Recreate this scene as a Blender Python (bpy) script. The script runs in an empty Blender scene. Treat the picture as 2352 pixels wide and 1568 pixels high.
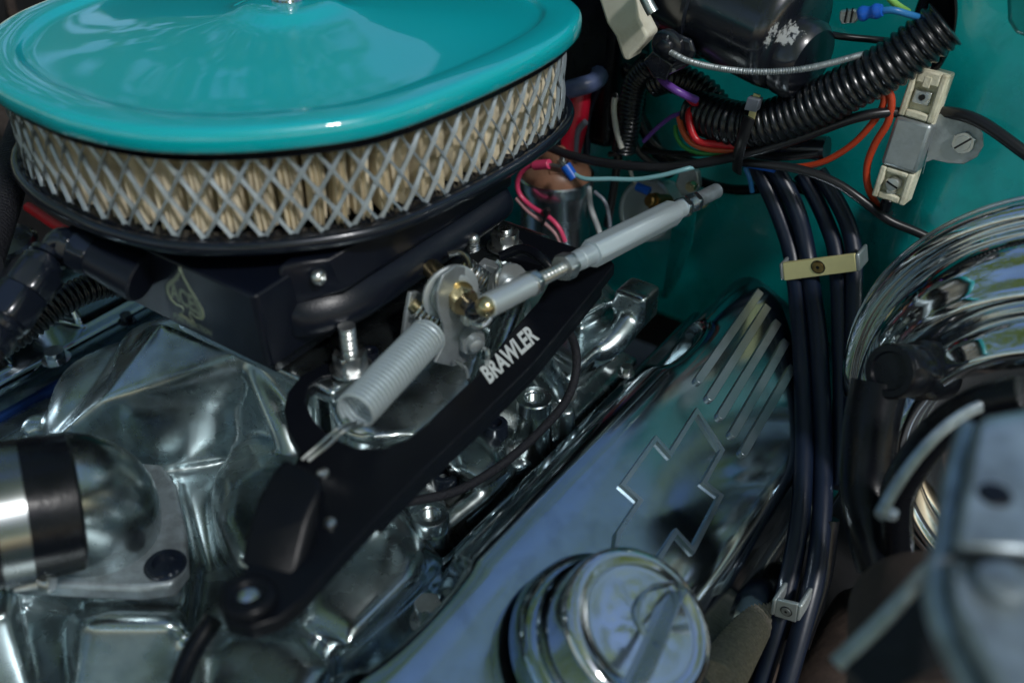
import bpy, bmesh, math, random
import numpy as np
from mathutils import Vector, Matrix
random.seed(7); rng = np.random.default_rng(7)
SC = bpy.context.scene
R = math.radians
V = Vector
# ------------------------------------------------------------------ camera
H = 38.0                      # camera height, cm above the intake valley
TH = R(35.2); CT, ST = math.cos(TH), math.sin(TH)
AZ = R(35.3); SA, CA = math.sin(AZ), math.cos(AZ)
cam = bpy.data.cameras.new('camera'); cam.sensor_width = 36; cam.lens = 36
camo = bpy.data.objects.new('camera', cam); SC.collection.objects.link(camo)
camo.location = (0, 0, H*.01); camo.rotation_euler = (R(90)-TH, 0, 0)
cam.clip_start = .02; cam.clip_end = 200
cam.dof.use_dof = True; cam.dof.focus_distance = .585; cam.dof.aperture_fstop = 4.8
cam.dof.aperture_blades = 9
SC.camera = camo
# ------------------------------------------------------------------ world and sun
SUN_EL, SUN_AZ = 47, 147      # azimuth measured from +Y towards +X
w = bpy.data.worlds.new("World"); SC.world = w; w.use_nodes = True
nt = w.node_tree; bg = nt.nodes['Background']
sky = nt.nodes.new('ShaderNodeTexSky'); sky.sky_type = 'NISHITA'; sky.sun_disc = False
sky.sun_elevation = R(SUN_EL); sky.sun_rotation = R(SUN_AZ); sky.air_density = 1.0; sky.dust_density = .6; sky.ozone_density = 1.8
nt.links.new(sky.outputs[0], bg.inputs[0]); bg.inputs[1].default_value = .13
sl = bpy.data.lights.new('sun', 'SUN'); sl.energy = 1.6; sl.angle = R(6); sl.color = (1, .99, .97)
so = bpy.data.objects.new('sun', sl); SC.collection.objects.link(so)
sd = V((math.sin(R(SUN_AZ))*math.cos(R(SUN_EL)), math.cos(R(SUN_AZ))*math.cos(R(SUN_EL)), math.sin(R(SUN_EL))))
so.rotation_euler = sd.to_track_quat('Z', 'Y').to_euler()
SC.view_settings.view_transform = 'Standard'; SC.view_settings.look = 'None'
SC.view_settings.exposure = 0.12; SC.view_settings.gamma = 1
SC.cycles.max_bounces = 8; SC.cycles.glossy_bounces = 5; SC.cycles.diffuse_bounces = 3
SC.cycles.sample_clamp_indirect = 6

# ------------------------------------------------------------------ measuring: a sight line met with a plane (all in cm)
FX = 2352.0
def ray(x, y):
    a, b = (x-1176)/FX, (784-y)/FX
    return V((a, CT+b*ST, -ST+b*CT))
def P(x, y, z):               # on the level plane at height z
    r = ray(x, y); t = (H-z)/-r.z
    return V((0, 0, H))+r*t
AU = V((SA, CA, 0)); AV = V((CA, -SA, 0)); AZ3 = V((0, 0, 1))
def hit(x, y, O, N):
    r = ray(x, y); C = V((0, 0, H)); return C + r*((O-C).dot(N)/r.dot(N))
def F(x, y, u): return hit(x, y, AU*u, AU)       # on a cross plane of the engine
def L(x, y, v): return hit(x, y, AV*v, AV)       # on a lengthwise upright plane
def E(u, v, z): return AU*u + AV*v + AZ3*z       # engine coordinates: along, across, up
def proj(p):
    d = p.y*CT+(H-p.z)*ST; return (1176+FX*p.x/d, 784-FX*(p.y*ST-(H-p.z)*CT)/d)
def online(A, B, x):          # point of the line AB seen at pixel column x
    lo, hi = -1.0, 2.0
    s = 1 if proj(B)[0] > proj(A)[0] else -1
    for _ in range(50):
        m = (lo+hi)/2
        if (proj(A.lerp(B, m))[0]-x)*s < 0: lo = m
        else: hi = m
    return A.lerp(B, (lo+hi)/2)

# ------------------------------------------------------------------ materials
MATS = {}
def mat(name, col, metal=0., rough=.5, rvar=0., cvar=0., nscale=40., bump=0., bscale=200., coat=0., crough=.08,
        stretch=None, dirt=None, dscale=25., damt=.5, spec=.5, trans=0., speck=None):
    m = bpy.data.materials.new(name); m.use_nodes = True; n = m.node_tree; b = n.nodes['Principled BSDF']
    b.inputs['Base Color'].default_value = (*col, 1); b.inputs['Metallic'].default_value = metal
    b.inputs['Roughness'].default_value = rough; b.inputs['Coat Weight'].default_value = coat
    b.inputs['Coat Roughness'].default_value = crough; b.inputs['Specular IOR Level'].default_value = spec
    b.inputs['Transmission Weight'].default_value = trans
    tc = n.nodes.new('ShaderNodeTexCoord'); mp = n.nodes.new('ShaderNodeMapping')
    n.links.new(tc.outputs['Object'], mp.inputs[0])
    if stretch: mp.inputs['Scale'].default_value = stretch
    def noise(scale, det=4, ro=.55, mapped=True):
        t = n.nodes.new('ShaderNodeTexNoise'); t.inputs['Scale'].default_value = scale
        t.inputs['Detail'].default_value = det; t.inputs['Roughness'].default_value = ro
        n.links.new((mp if mapped else tc).outputs[0 if mapped else 'Object'], t.inputs['Vector']); return t
    if rvar:
        t = noise(nscale, 6); r = n.nodes.new('ShaderNodeMapRange'); n.links.new(t.outputs[0], r.inputs[0])
        r.inputs[1].default_value = .3; r.inputs[2].default_value = .7
        r.inputs[3].default_value = max(.02, rough-rvar); r.inputs[4].default_value = rough+rvar
        n.links.new(r.outputs[0], b.inputs['Roughness'])
    last = None
    if cvar:
        t = noise(nscale*1.7, 5); r = n.nodes.new('ShaderNodeMapRange'); n.links.new(t.outputs[0], r.inputs[0])
        r.inputs[1].default_value = .25; r.inputs[2].default_value = .75
        r.inputs[3].default_value = 1-cvar; r.inputs[4].default_value = 1+cvar
        mx = n.nodes.new('ShaderNodeMix'); mx.data_type = 'RGBA'; mx.blend_type = 'MULTIPLY'; mx.inputs[0].default_value = 1
        mx.inputs[6].default_value = (*col, 1); n.links.new(r.outputs[0], mx.inputs[7]); last = mx.outputs[2]
    def over(colr, scale, lo, hi, amt):
        nonlocal last
        t = noise(scale, 8, .65, False); r = n.nodes.new('ShaderNodeMapRange'); n.links.new(t.outputs[0], r.inputs[0])
        r.inputs[1].default_value = lo; r.inputs[2].default_value = hi; r.inputs[4].default_value = amt
        mx = n.nodes.new('ShaderNodeMix'); mx.data_type = 'RGBA'
        n.links.new(r.outputs[0], mx.inputs[0])
        if last: n.links.new(last, mx.inputs[6])
        else: mx.inputs[6].default_value = (*col, 1)
        mx.inputs[7].default_value = (*colr, 1); last = mx.outputs[2]; return r
    if dirt: over(dirt, dscale, .5, .68, damt)
    if speck:
        r = over(speck[0], speck[1], speck[2], speck[2]+.02, 1)
    if last: n.links.new(last, b.inputs['Base Color'])
    if bump:
        t = noise(bscale, 3); bp = n.nodes.new('ShaderNodeBump'); bp.inputs['Strength'].default_value = 1
        bp.inputs['Distance'].default_value = bump*.001; n.links.new(t.outputs[0], bp.inputs['Height'])
        n.links.new(bp.outputs[0], b.inputs['Normal'])
    MATS[name] = m; return m

mat('teal_lid', (.0, .46, .52), 0, .32, coat=1, crough=.025, spec=.35, bump=.02, bscale=25, speck=((.01, .05, .05), 60, .735))
MATS['teal_lid'].node_tree.nodes['Principled BSDF'].inputs['Coat IOR'].default_value = 1.75
mat('teal_wall', (.0, .30, .30), 0, .3, rvar=.08, coat=.7, crough=.07, bump=.25, bscale=30, dirt=(.0, .10, .10), dscale=14, damt=.5, speck=((.02, .05, .05), 90, .715))
mat('cast_alu', (.49, .56, .58), 1, .27, rvar=.07, cvar=.12, nscale=55, bump=.05, bscale=70, dirt=(.16, .16, .13), dscale=22, damt=.55)
mat('polished', (.39, .48, .54), 1, .14, rvar=.05, cvar=.05, nscale=30, bump=.010, bscale=50, dirt=(.13, .16, .17), dscale=55, damt=.28,
    speck=((.03, .03, .03), 260, .76))
mat('rough_alu', (.42, .43, .43), .6, .42, rvar=.1, cvar=.25, nscale=60, bump=.35, bscale=400, dirt=(.08, .075, .06), dscale=60, damt=.7)
mat('emboss', (.40, .46, .50), 1, .34, rvar=.08, bump=.1, bscale=500)
mat('chrome', (.74, .77, .80), 1, .085, rvar=.03, nscale=30)
mat('chrome_soft', (.60, .66, .72), 1, .24, rvar=.06, nscale=40, cvar=.1)
mat('zinc', (.62, .64, .64), 1, .32, rvar=.1, cvar=.15, nscale=120, bump=.1, bscale=300)
mat('zinc_yellow', (.62, .52, .30), 1, .3, rvar=.1, cvar=.2, nscale=100)
mat('satin_alu', (.58, .64, .66), .6, .38, rvar=.05, bump=.05, bscale=800)
mat('anodised', (.50, .58, .62), .45, .38, rvar=.04, bump=.04, bscale=900)
mat('black_coat', (.004, .006, .013), 0, .36, rvar=.06, nscale=50, bump=.12, bscale=900, coat=.1, crough=.3, speck=((.2, .23, .25), 420, .77), spec=.35)
mat('black_plate', (.004, .005, .008), 0, .36, rvar=.08, nscale=90, bump=.05, bscale=500, spec=.18, speck=((.2, .21, .22), 300, .765))
mat('black_anod', (.008, .012, .022), .2, .22, rvar=.05, coat=.5, crough=.12)
mat('black_gloss', (.008, .010, .017), 0, .3, rvar=.1, nscale=40, coat=.9, crough=.16, bump=.12, bscale=120,
    speck=((.42, .44, .45), 30, .615))
mat('black_rubber', (.004, .005, .008), 0, .26, rvar=.1, bump=.1, bscale=300, spec=.28)
mat('blue_rubber', (.005, .011, .030), 0, .38, rvar=.08, bump=.06, bscale=300, speck=((.2, .22, .25), 260, .75))
mat('loom_plastic', (.006, .008, .012), 0, .27, rvar=.07, nscale=60, bump=.03, bscale=300)
mat('sleeve', (.012, .013, .018), 0, .6, bump=1.0, bscale=900, spec=.3)
mat('paper', (.72, .64, .48), 0, .85, cvar=.3, nscale=60, bump=.3, bscale=300)
mat('screen_wire', (.36, .41, .45), .6, .45, cvar=.2, nscale=80)
mat('ceramic', (.74, .70, .54), 0, .75, cvar=.1, bump=.35, bscale=500, dirt=(.30, .24, .13), dscale=90, damt=.6)
mat('galv', (.42, .46, .48), .7, .42, rvar=.1, cvar=.15, nscale=60, bump=.1, bscale=400, dirt=(.16, .17, .17), dscale=60, damt=.5)
mat('white_plastic', (.74, .72, .60), 0, .45, cvar=.08, dirt=(.3, .26, .16), dscale=40, damt=.4)
mat('tan_plastic', (.24, .12, .075), 0, .4, cvar=.2, dirt=(.08, .05, .035), dscale=40, damt=.6)
mat('brass', (.35, .22, .08), 1, .4, cvar=.3, dirt=(.05, .04, .02), dscale=90, damt=.7)
mat('gold_pad', (.74, .67, .33), .3, .45, cvar=.1)
mat('gasket_blue', (.005, .035, .16), 0, .35)
mat('woven', (.22, .20, .165), 0, .85, cvar=.3, nscale=300, bump=.8, bscale=700)
mat('rust', (.045, .030, .024), 0, .8, cvar=.4, nscale=60, bump=.5, bscale=200)
mat('steel_grey', (.40, .47, .52), .7, .42, rvar=.1, cvar=.3, nscale=40, bump=.1, bscale=200, dirt=(.08, .08, .07), dscale=30, damt=.6)
mat('clamp_steel', (.28, .30, .30), 1, .26, rvar=.05)
mat('dark_iron', (.02, .02, .022), .3, .6, cvar=.3, bump=.6, bscale=120)
mat('print_white', (.62, .66, .66), 0, .45)
mat('print_olive', (.20, .24, .165), .2, .45)
mat('clear_pipe', (.55, .58, .60), 0, .2, coat=.5)
for nm, c in dict(red=(.55, .012, .02), dark_red=(.48, .008, .03), orange=(.75, .13, .05), orange_red=(.55, .06, .02), green=(.05, .30, .07),
        lime=(.25, .55, .12), purple=(.16, .06, .36), blue=(.01, .11, .55), light_blue=(.03, .20, .50), pink=(.62, .05, .14), pale_pink=(.50, .28, .30),
        pale_cyan=(.20, .42, .46), grey=(.16, .18, .22), white=(.5, .5, .45), black=(.012, .012, .015), slate=(.08, .11, .22)).items():
    mat('wire_'+nm, c, 0, .33, rvar=.05, cvar=.08)

# ------------------------------------------------------------------ mesh building
class MB:
    def __init__(s): s.v = []; s.f = []; s.smooth = True
    def add(s, vs, fs):
        o = len(s.v); s.v += [V(p) for p in vs]; s.f += [tuple(i+o for i in f) for f in fs]; return s
    def hull(s, pts):
        bm = bmesh.new()
        for p in pts: bm.verts.new(p)
        r = bmesh.ops.convex_hull(bm, input=bm.verts)
        bmesh.ops.delete(bm, geom=[g for g in set(r['geom_interior']+r['geom_unused']) if isinstance(g, bmesh.types.BMVert)], context='VERTS')
        bm.verts.index_update(); s.add([v.co.copy() for v in bm.verts], [[v.index for v in f.verts] for f in bm.faces]); bm.free(); return s
    def box(s, c, ax, ay, az):       # centre and three half-extent vectors
        vs = [c+ax*i+ay*j+az*k for i in (-1, 1) for j in (-1, 1) for k in (-1, 1)]
        return s.add(vs, [(0, 1, 3, 2), (4, 6, 7, 5), (0, 4, 5, 1), (2, 3, 7, 6), (0, 2, 6, 4), (1, 5, 7, 3)])
    def prism(s, pts, d):            # polygon pushed along vector d
        n = len(pts); vs = list(pts)+[p+d for p in pts]
        bm = bmesh.new(); bv = [bm.verts.new(p) for p in pts]; fc = bm.faces.new(bv); bm.normal_update()
        tr = bmesh.ops.triangulate(bm, faces=[fc])['faces']; bm.verts.index_update()
        tris = [tuple(v.index for v in f.verts) for f in tr]; bm.free()
        nrm = V((0, 0, 0))
        for i in range(n): nrm += (pts[i]-pts[0]).cross(pts[(i+1) % n]-pts[0])
        fl = nrm.dot(d) > 0
        fs = [(t[::-1] if fl else t) for t in tris]+[tuple(i+n for i in (t if fl else t[::-1])) for t in tris]
        for i in range(n):
            j = (i+1) % n; q = (i, j, j+n, i+n); fs.append(q if fl else q[::-1])
        return s.add(vs, fs)
    def rings(s, rs, close=True, cap0=True, cap1=True):
        n = len(rs[0]); vs = [p for r in rs for p in r]; fs = []
        for k in range(len(rs)-1):
            for i in range(n if close else n-1):
                j = (i+1) % n; fs.append((k*n+i, k*n+j, (k+1)*n+j, (k+1)*n+i))
        if cap0: fs.append(tuple(range(n))[::-1])
        if cap1: fs.append(tuple((len(rs)-1)*n+i for i in range(n)))
        return s.add(vs, fs)
    def lathe(s, prof, o, ax, seg=32, x=None, cap0=True, cap1=True):   # prof: (radius, distance along axis)
        ax = ax.normalized(); x = (x or (AZ3 if abs(ax.z) < .8 else AU)); x = (x-ax*x.dot(ax)).normalized(); y = ax.cross(x)
        rs = [[o+ax*h+(x*math.cos(a)+y*math.sin(a))*r for a in (2*math.pi*i/seg for i in range(seg))] for r, h in prof]
        return s.rings(rs, True, cap0, cap1)
    def cyl(s, a, b, r, r2=None, seg=24, ch=0.):
        d = (b-a).length; r2 = r if r2 is None else r2
        pr = [(r-ch, 0), (r, ch), (r2, d-ch), (r2-ch, d)] if ch else [(r, 0), (r2, d)]
        return s.lathe(pr, a, b-a, seg)
    def tube(s, pts, r, seg=10, step=.4, rf=None, cap=True, spline=True, flat=1.0):
        pts = [V(p) for p in pts]
        if spline and len(pts) > 2:
            q = [pts[0]*2-pts[1]]+pts+[pts[-1]*2-pts[-2]]; path = []
            for i in range(1, len(q)-2):
                a, b, c, d = q[i-1:i+3]; n = max(3, int((c-b).length/step))
                for k in range(n):
                    t = k/n; path.append(((b*2)+(c-a)*t+(a*2-b*5+c*4-d)*t*t+(b*3-a-c*3+d)*t**3)*.5)
            path.append(pts[-1])
        else:
            path = []
            for a, b in zip(pts, pts[1:]):
                n = max(1, int((b-a).length/step))
                path += [a.lerp(b, k/n) for k in range(n)]
            path.append(pts[-1])
        T = [(path[min(i+1, len(path)-1)]-path[max(i-1, 0)]).normalized() for i in range(len(path))]
        x = T[0].orthogonal().normalized(); L_ = 0; rs = []
        for i, p in enumerate(path):
            if i: L_ += (p-path[i-1]).length
            x = (x-T[i]*x.dot(T[i])).normalized(); y = T[i].cross(x)
            rr = rf(L_) if rf else r
            rs.append([p+(x*math.cos(a)+y*flat*math.sin(a))*rr for a in (2*math.pi*k/seg for k in range(seg))])
        return s.rings(rs, True, cap, cap)
    def coil(s, a, b, R_, wire, turns, seg=6, per=22, open0=0, R2=None):
        ax = (b-a); Ln = ax.length; ax = ax.normalized(); x = ax.orthogonal().normalized(); y = ax.cross(x); n = int(turns*per)
        pts = [a+ax*(Ln*i/n)+(x*math.cos(2*math.pi*i/per)+y*math.sin(2*math.pi*i/per))*(R_ if R2 is None else R_+(R2-R_)*i/n) for i in range(n+1)]
        return s.tube(pts, wire, seg, 99, spline=False)
    def ball(s, c, r, seg=20, rn=12, sc=(1, 1, 1)):
        vs = []; fs = []
        for i in range(1, rn):
            for j in range(seg):
                a, b_ = math.pi*i/rn, 2*math.pi*j/seg
                vs.append(c+V((math.sin(a)*math.cos(b_)*sc[0], math.sin(a)*math.sin(b_)*sc[1], math.cos(a)*sc[2]))*r)
        for i in range(rn-2):
            for j in range(seg):
                k = (j+1) % seg; fs.append((i*seg+j, (i+1)*seg+j, (i+1)*seg+k, i*seg+k))
        t = len(vs); vs += [c+V((0, 0, r*sc[2])), c-V((0, 0, r*sc[2]))]
        for j in range(seg):
            k = (j+1) % seg; fs += [(t, j, k), (t+1, (rn-2)*seg+k, (rn-2)*seg+j)]
        return s.add(vs, fs)
    def torus(s, c, ax, R_, r, seg=40, sg2=10):
        ax = ax.normalized(); x = ax.orthogonal().normalized(); y = ax.cross(x)
        rs = []
        for i in range(seg+1):
            a = 2*math.pi*i/seg; d = x*math.cos(a)+y*math.sin(a)
            rs.append([c+d*(R_+r*math.cos(b))+ax*r*math.sin(b) for b in (2*math.pi*k/sg2 for k in range(sg2))])
        return s.rings(rs, True, False, False)
def sbox(mb, c, ax, ay, az, n=3.4, seg=40, rn=24):     # cushion-shaped block (superellipsoid)
    f = lambda w, e: (abs(w)**e)*(1 if w >= 0 else -1); e = 2/n; vs = []; fs = []
    for i in range(1, rn):
        p = math.pi*i/rn-math.pi/2
        for j in range(seg):
            t = 2*math.pi*j/seg; vs.append(c+ax*(f(math.cos(p), e)*f(math.cos(t), e))+ay*(f(math.cos(p), e)*f(math.sin(t), e))+az*f(math.sin(p), e))
    for i in range(rn-2):
        for j in range(seg):
            k = (j+1) % seg; fs.append((i*seg+j, i*seg+k, (i+1)*seg+k, (i+1)*seg+j))
    t = len(vs); vs += [c-az, c+az]
    for j in range(seg):
        k = (j+1) % seg; fs += [(t, k, j), (t+1, (rn-2)*seg+j, (rn-2)*seg+k)]
    return mb.add(vs, fs)
ORG = {}
def thing(name, label, cat, loc, group=None):
    o = bpy.data.objects.new(name, None); SC.collection.objects.link(o); o.empty_display_size = .01
    o.location = V(loc)*.01; o['label'] = label; o['category'] = cat
    if group: o['group'] = group
    ORG[o.name] = V(loc); return o
def obj(name, mb, m, parent=None, label=None, cat=None, group=None, bev=0, kind=None, ang=38, seg=2):
    me = bpy.data.meshes.new(name)
    if parent: org = ORG[parent.name]
    else:
        org = V((0, 0, 0))
        for p in mb.v: org += p
        org /= len(mb.v); org.z = min(p.z for p in mb.v)
    me.from_pydata([(p-org)*.01 for p in mb.v], [], mb.f); me.validate()
    me.materials.append(MATS[m]); me.shade_smooth() if hasattr(me, 'shade_smooth') else None
    if ang < 180: me.set_sharp_from_angle(angle=R(ang))
    o = bpy.data.objects.new(name, me); SC.collection.objects.link(o)
    if parent: o.parent = parent
    else: o.location = org*.01
    ORG[o.name] = org
    if bev:
        b = o.modifiers.new('bevel', 'BEVEL'); b.width = bev*.01; b.segments = seg; b.limit_method = 'ANGLE'; b.angle_limit = R(35); b.harden_normals = False
    if label: o['label'] = label
    if cat: o['category'] = cat
    if group: o['group'] = group
    if kind: o['kind'] = kind
    return o
def cast(o, voxel=.18, it=8, fac=.6):      # melts overlapping solids into one casting
    for m in list(o.modifiers): o.modifiers.remove(m)
    r = o.modifiers.new('remesh', 'REMESH'); r.mode = 'VOXEL'; r.voxel_size = voxel*.01; r.use_smooth_shade = True
    s = o.modifiers.new('smooth', 'SMOOTH'); s.factor = fac; s.iterations = it; return o
def hexnut(mb, c, ax, r, h, hole=0, rot=0.):     # chamfered hexagon of corner radius r
    ax = ax.normalized(); x = (AZ3 if abs(ax.z) < .8 else AU); x = (x-ax*x.dot(ax)).normalized()
    x = Matrix.Rotation(rot, 3, ax) @ x
    rs = []; y = ax.cross(x)
    def ring(rad, hh, circ=False):
        out = []
        for i in range(36):
            a = 2*math.pi*i/36; am = (a % (math.pi/3))-math.pi/6
            rr = rad*math.cos(math.pi/6)/math.cos(am)
            if circ: rr = min(rr, rad*.91)
            out.append(c+ax*hh+(x*math.cos(a)+y*math.sin(a))*rr)
        return out
    prof = [ring(r, 0, True), ring(r, r*.07), ring(r, h-r*.07), ring(r, h, True)]
    if hole: prof += [ring(hole, h, True), ring(hole*.9, h*.5, True)]
    mb.rings(prof); return mb
def thread(r, pitch=.1):
    return lambda l: r-.06*r*(1+math.cos(2*math.pi*l/pitch))
def wire(name, label, pts, r, m, cat='wire', group=None, **k):
    mb = MB(); mb.tube(pts, r, k.pop('seg', 10), k.pop('step', .35), k.pop('rf', None))
    return obj(name, mb, m, k.pop('parent', None), label, cat, group)
def textmesh(body, f00, f10, f01, fit, name, m, parent, thick=.02, bold=.0):
    cu = bpy.data.curves.new('t', 'FONT'); cu.body = body; cu.size = 1; cu.offset = bold; cu.resolution_u = 3
    t = bpy.data.objects.new('t', cu); SC.collection.objects.link(t)
    dg = bpy.context.evaluated_depsgraph_get(); dg.update()
    me = bpy.data.meshes.new_from_object(t.evaluated_get(dg))
    P_ = [v.co.copy() for v in me.vertices]; fs = [tuple(p.vertices) for p in me.polygons]
    bpy.data.objects.remove(t); bpy.data.curves.remove(cu); bpy.data.meshes.remove(me)
    x0, x1 = min(p.x for p in P_), max(p.x for p in P_); y0, y1 = min(p.y for p in P_), max(p.y for p in P_)
    vs = []
    for p in P_:
        a, b = (p.x-x0)/(x1-x0), (p.y-y0)/(y1-y0)
        X = f00[0]+(f10[0]-f00[0])*a+(f01[0]-f00[0])*b; Y = f00[1]+(f10[1]-f00[1])*a+(f01[1]-f00[1])*b
        vs.append(fit(X, Y))
    mb = MB(); mb.add(vs, fs); return obj(name, mb, m, parent, ang=180)

# ================================================================== THE BODY: firewall, bay floor
def bulge(v, z):
    s = min(1, max(0, (v+15.5-.10*(z-5))/4.0)); s = s*s*(3-2*s)
    low = min(1, max(0, (z+4)/8)); 
    return 3.2*s*(.35+.65*low)
def wall_u(v, z): return 62.5-bulge(v, z)*(1.35-.11*max(0, z-5)+.0*v)-.06*max(0, -z)+.04*(z if z > 0 else 0)
mb = MB(); nv, nz = 110, 90; vs = []; fs = []
for i in range(nv+1):
    for k in range(nz+1):
        v = -90+113*i/nv; z = -7+37*k/nz
        vs.append(E(wall_u(v, z), v, z))
for i in range(nv):
    for k in range(nz):
        a = i*(nz+1)+k; fs.append((a, a+nz+1, a+nz+2, a+1))
mb.add(vs, fs)
fw = thing('firewall', 'teal painted steel firewall closing the far side of the engine bay', 'firewall', E(62, -20, -28))
o = obj('panel', mb, 'teal_wall', fw); sm = o.modifiers.new('thick', 'SOLIDIFY'); sm.thickness = .003; sm.offset = 1
# raised pressing with a recessed edge in the top right corner
mb = MB(); mb.prism([F(x, y, 57.6) for x, y in [(2318, -60), (2322, 40), (2340, 70), (2375, 82), (2480, 90), (2480, -60)]], -AU*.8)
obj('pressing', mb, 'teal_wall', fw, bev=.3, seg=3)
mb = MB(); mb.hull([F(x, y, u+k) for x, y, u in [(1552, 455, 57), (1602, 470, 57), (1590, 560, 59), (1560, 640, 61), (1530, 690, 62), (1520, 690, 62), (1545, 600, 60)] for k in (0, .3)])
obj('gusset', mb, 'teal_wall', fw, bev=.06)
mb = MB(); N_ = 24
mb.add([E(u, v, -28+1.5*math.sin(u*.4)*math.cos(v*.3)) for u in np.linspace(-25, 120, N_) for v in np.linspace(-130, 60, N_)],
       [(i*N_+j, (i+1)*N_+j, (i+1)*N_+j+1, i*N_+j+1) for i in range(N_-1) for j in range(N_-1)])
o = obj('ground', mb, 'dark_iron', kind='structure')
mb = MB(); mb.prism([E(63.5, -92, -6.6), E(63.5, 24, -6.6), E(80, 24, -24), E(80, -92, -24)], -AZ3*.3); obj('toe_board', mb, 'dark_iron', fw)
ife = thing('inner_fender', 'dark inner fender panel closing the far left side of the engine bay', 'inner fender', E(20, -92, -28))
mb = MB(); mb.prism([E(-20, -92, -28), E(63, -92, -28), E(63, -92, 16), E(-20, -92, 14)], -AV*.3); obj('panel', mb, 'dark_iron', ife)
mb = MB(); mb.box(E(59.5, -61, 20), AU*2.6, AV*29, AZ3*12); obj('heater_box', mb, 'black_rubber', None, 'black heater box on the firewall behind the air cleaner and wiper lever', 'heater box', bev=.8, seg=3)  # black box added so this stretch of the firewall reads dark
# block and heads below the castings
blk = thing('engine_block', 'dark cast iron engine block and heads seen only in the gaps below the aluminium castings', 'engine block', E(35, -40, -26))
mb = MB(); mb.box(E(27, -40, -16), AU*26, AV*13, AZ3*10); obj('block', mb, 'dark_iron', blk, bev=.6)
for sgn, nm in ((1, 'cylinder_head'), (-1, 'cylinder_head')):
    c = -40+sgn*22
    mb = MB(); mb.prism([E(2, c-sgn*7.2, -4.2), E(2, c+sgn*5.6, -7.5), E(2, c+sgn*3.5, -15), E(2, c-sgn*9, -14)], AU*49)
    obj(nm, mb, 'dark_iron', blk, bev=.4)

# ================================================================== AIR CLEANER
LC = V((-11.52, 54.2, 0)); LA = AZ
LU = AU.copy(); LV = AV.copy()
OUTL = [(-14.9, -3.9), (-15.2, -1.2), (-15.2, 2.0), (-14.3, 5.7), (-12.2, 8.9), (-9.0, 11.7), (-6.2, 12.85), (-1.8, 13.45), (2.7, 13.6), (6.3, 13.25), (9.0, 12.25), (10.6, 10.75),
        (12.1, 8.2), (13.5, 5.0), (14.0, 2.0), (14.0, -1.6), (13.3, -5.0), (11.6, -8.4), (9.2, -10.9), (6, -12.5), (2, -13.3), (-2, -13.5), (-6.4, -12.9), (-9.5, -11.7), (-12.4, -9.3), (-14, -6.8)]
dense = []
for i in range(len(OUTL)):
    a, b, c, d = [np.array(OUTL[(i+k) % len(OUTL)]) for k in (-1, 0, 1, 2)]
    for t in np.linspace(0, 1, 40, endpoint=False):
        dense.append(((b*2)+(c-a)*t+(a*2-b*5+c*4-d)*t*t+(b*3-a-c*3+d)*t**3)*.5)
dense.append(dense[0]); dense = np.array(dense)
cl = np.r_[0, np.cumsum(np.linalg.norm(np.diff(dense, axis=0), axis=1))]; PER = cl[-1]
def sphi(s_): return s_ % PER
OC = np.array([-.3, 0.])
def lp(phi, s_, z, da=0):
    x = float(np.interp(phi, cl, dense[:, 0])); y = float(np.interp(phi, cl, dense[:, 1]))
    return LC+LU*(OC[0]+(x-OC[0])*s_)+LV*(y*s_)+AZ3*z
ac = thing('air_cleaner', 'oval air cleaner with glossy teal lid over a pleated paper filter behind diamond wire mesh', 'air cleaner', LC+AZ3*14)
def oval(prof, n=220):
    mb = MB(); phs = [sphi(PER*i/n) for i in range(n)]
    return mb.rings([[lp(a, s, z) for a in phs] for s, z in prof], True, False, False)
prof = [(.955, 19.9), (.985, 19.86), (.997, 19.92), (1.003, 20.05), (1.004, 20.5), (1.001, 20.72), (.994, 20.87), (.984, 20.95), (.97, 20.98), (.93, 20.98), (.885, 20.97),
        (.875, 20.93), (.868, 20.82), (.860, 20.72), (.850, 20.67), (.82, 20.66), (.72, 20.72), (.6, 20.86), (.45, 21.03), (.33, 21.14), (.26, 21.23), (.22, 21.30), (.19, 21.42), (.165, 21.60), (.14, 21.70), (.11, 21.72), (.05, 21.72), (.001, 21.72)]
obj('lid', oval(prof), 'teal_lid', ac, ang=180)
obj('lid_gasket', oval([(.93, 19.95), (.972, 19.92), (.975, 19.7), (.972, 19.42), (.955, 19.4), (.93, 19.45)]), 'black_rubber', ac)
nut = MB(); sc_ = LC+LU*OC[0]+AZ3*21.72; nut.lathe([(.85, 0), (.85, .1), (.62, .14), (.6, .5), (.55, .62), (.6, .7), (.62, 1.2), (.5, 1.5), (.2, 1.62)], sc_, AZ3, 28)
obj('top_nut', nut, 'chrome', ac)
# pleated paper
mb = MB(); n = 1500; rs = [[], []]; s_ = 0
sseq = []; k = 0
while s_ < PER:
    grp = max(0., math.sin(s_*4.6+2.5*math.sin(s_*.31))); sseq.append((s_, k % 2, grp)); s_ += .11+.05*random.random(); k += 1
for zz in (15.5, 17.6, 19.7):
    row = []
    for (s0, side, g) in sseq:
        dep = .922-.07*g - (0.025+.04*g if side else 0)+random.uniform(-.002, .002)
        row.append(lp(sphi(s0+.25*math.sin(zz*2+s0)*.3), dep, zz))
    rs.append(row)
rs = rs[2:]; mb.rings(rs, True, False, False); obj('filter_paper', mb, 'paper', ac, ang=20)
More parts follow.
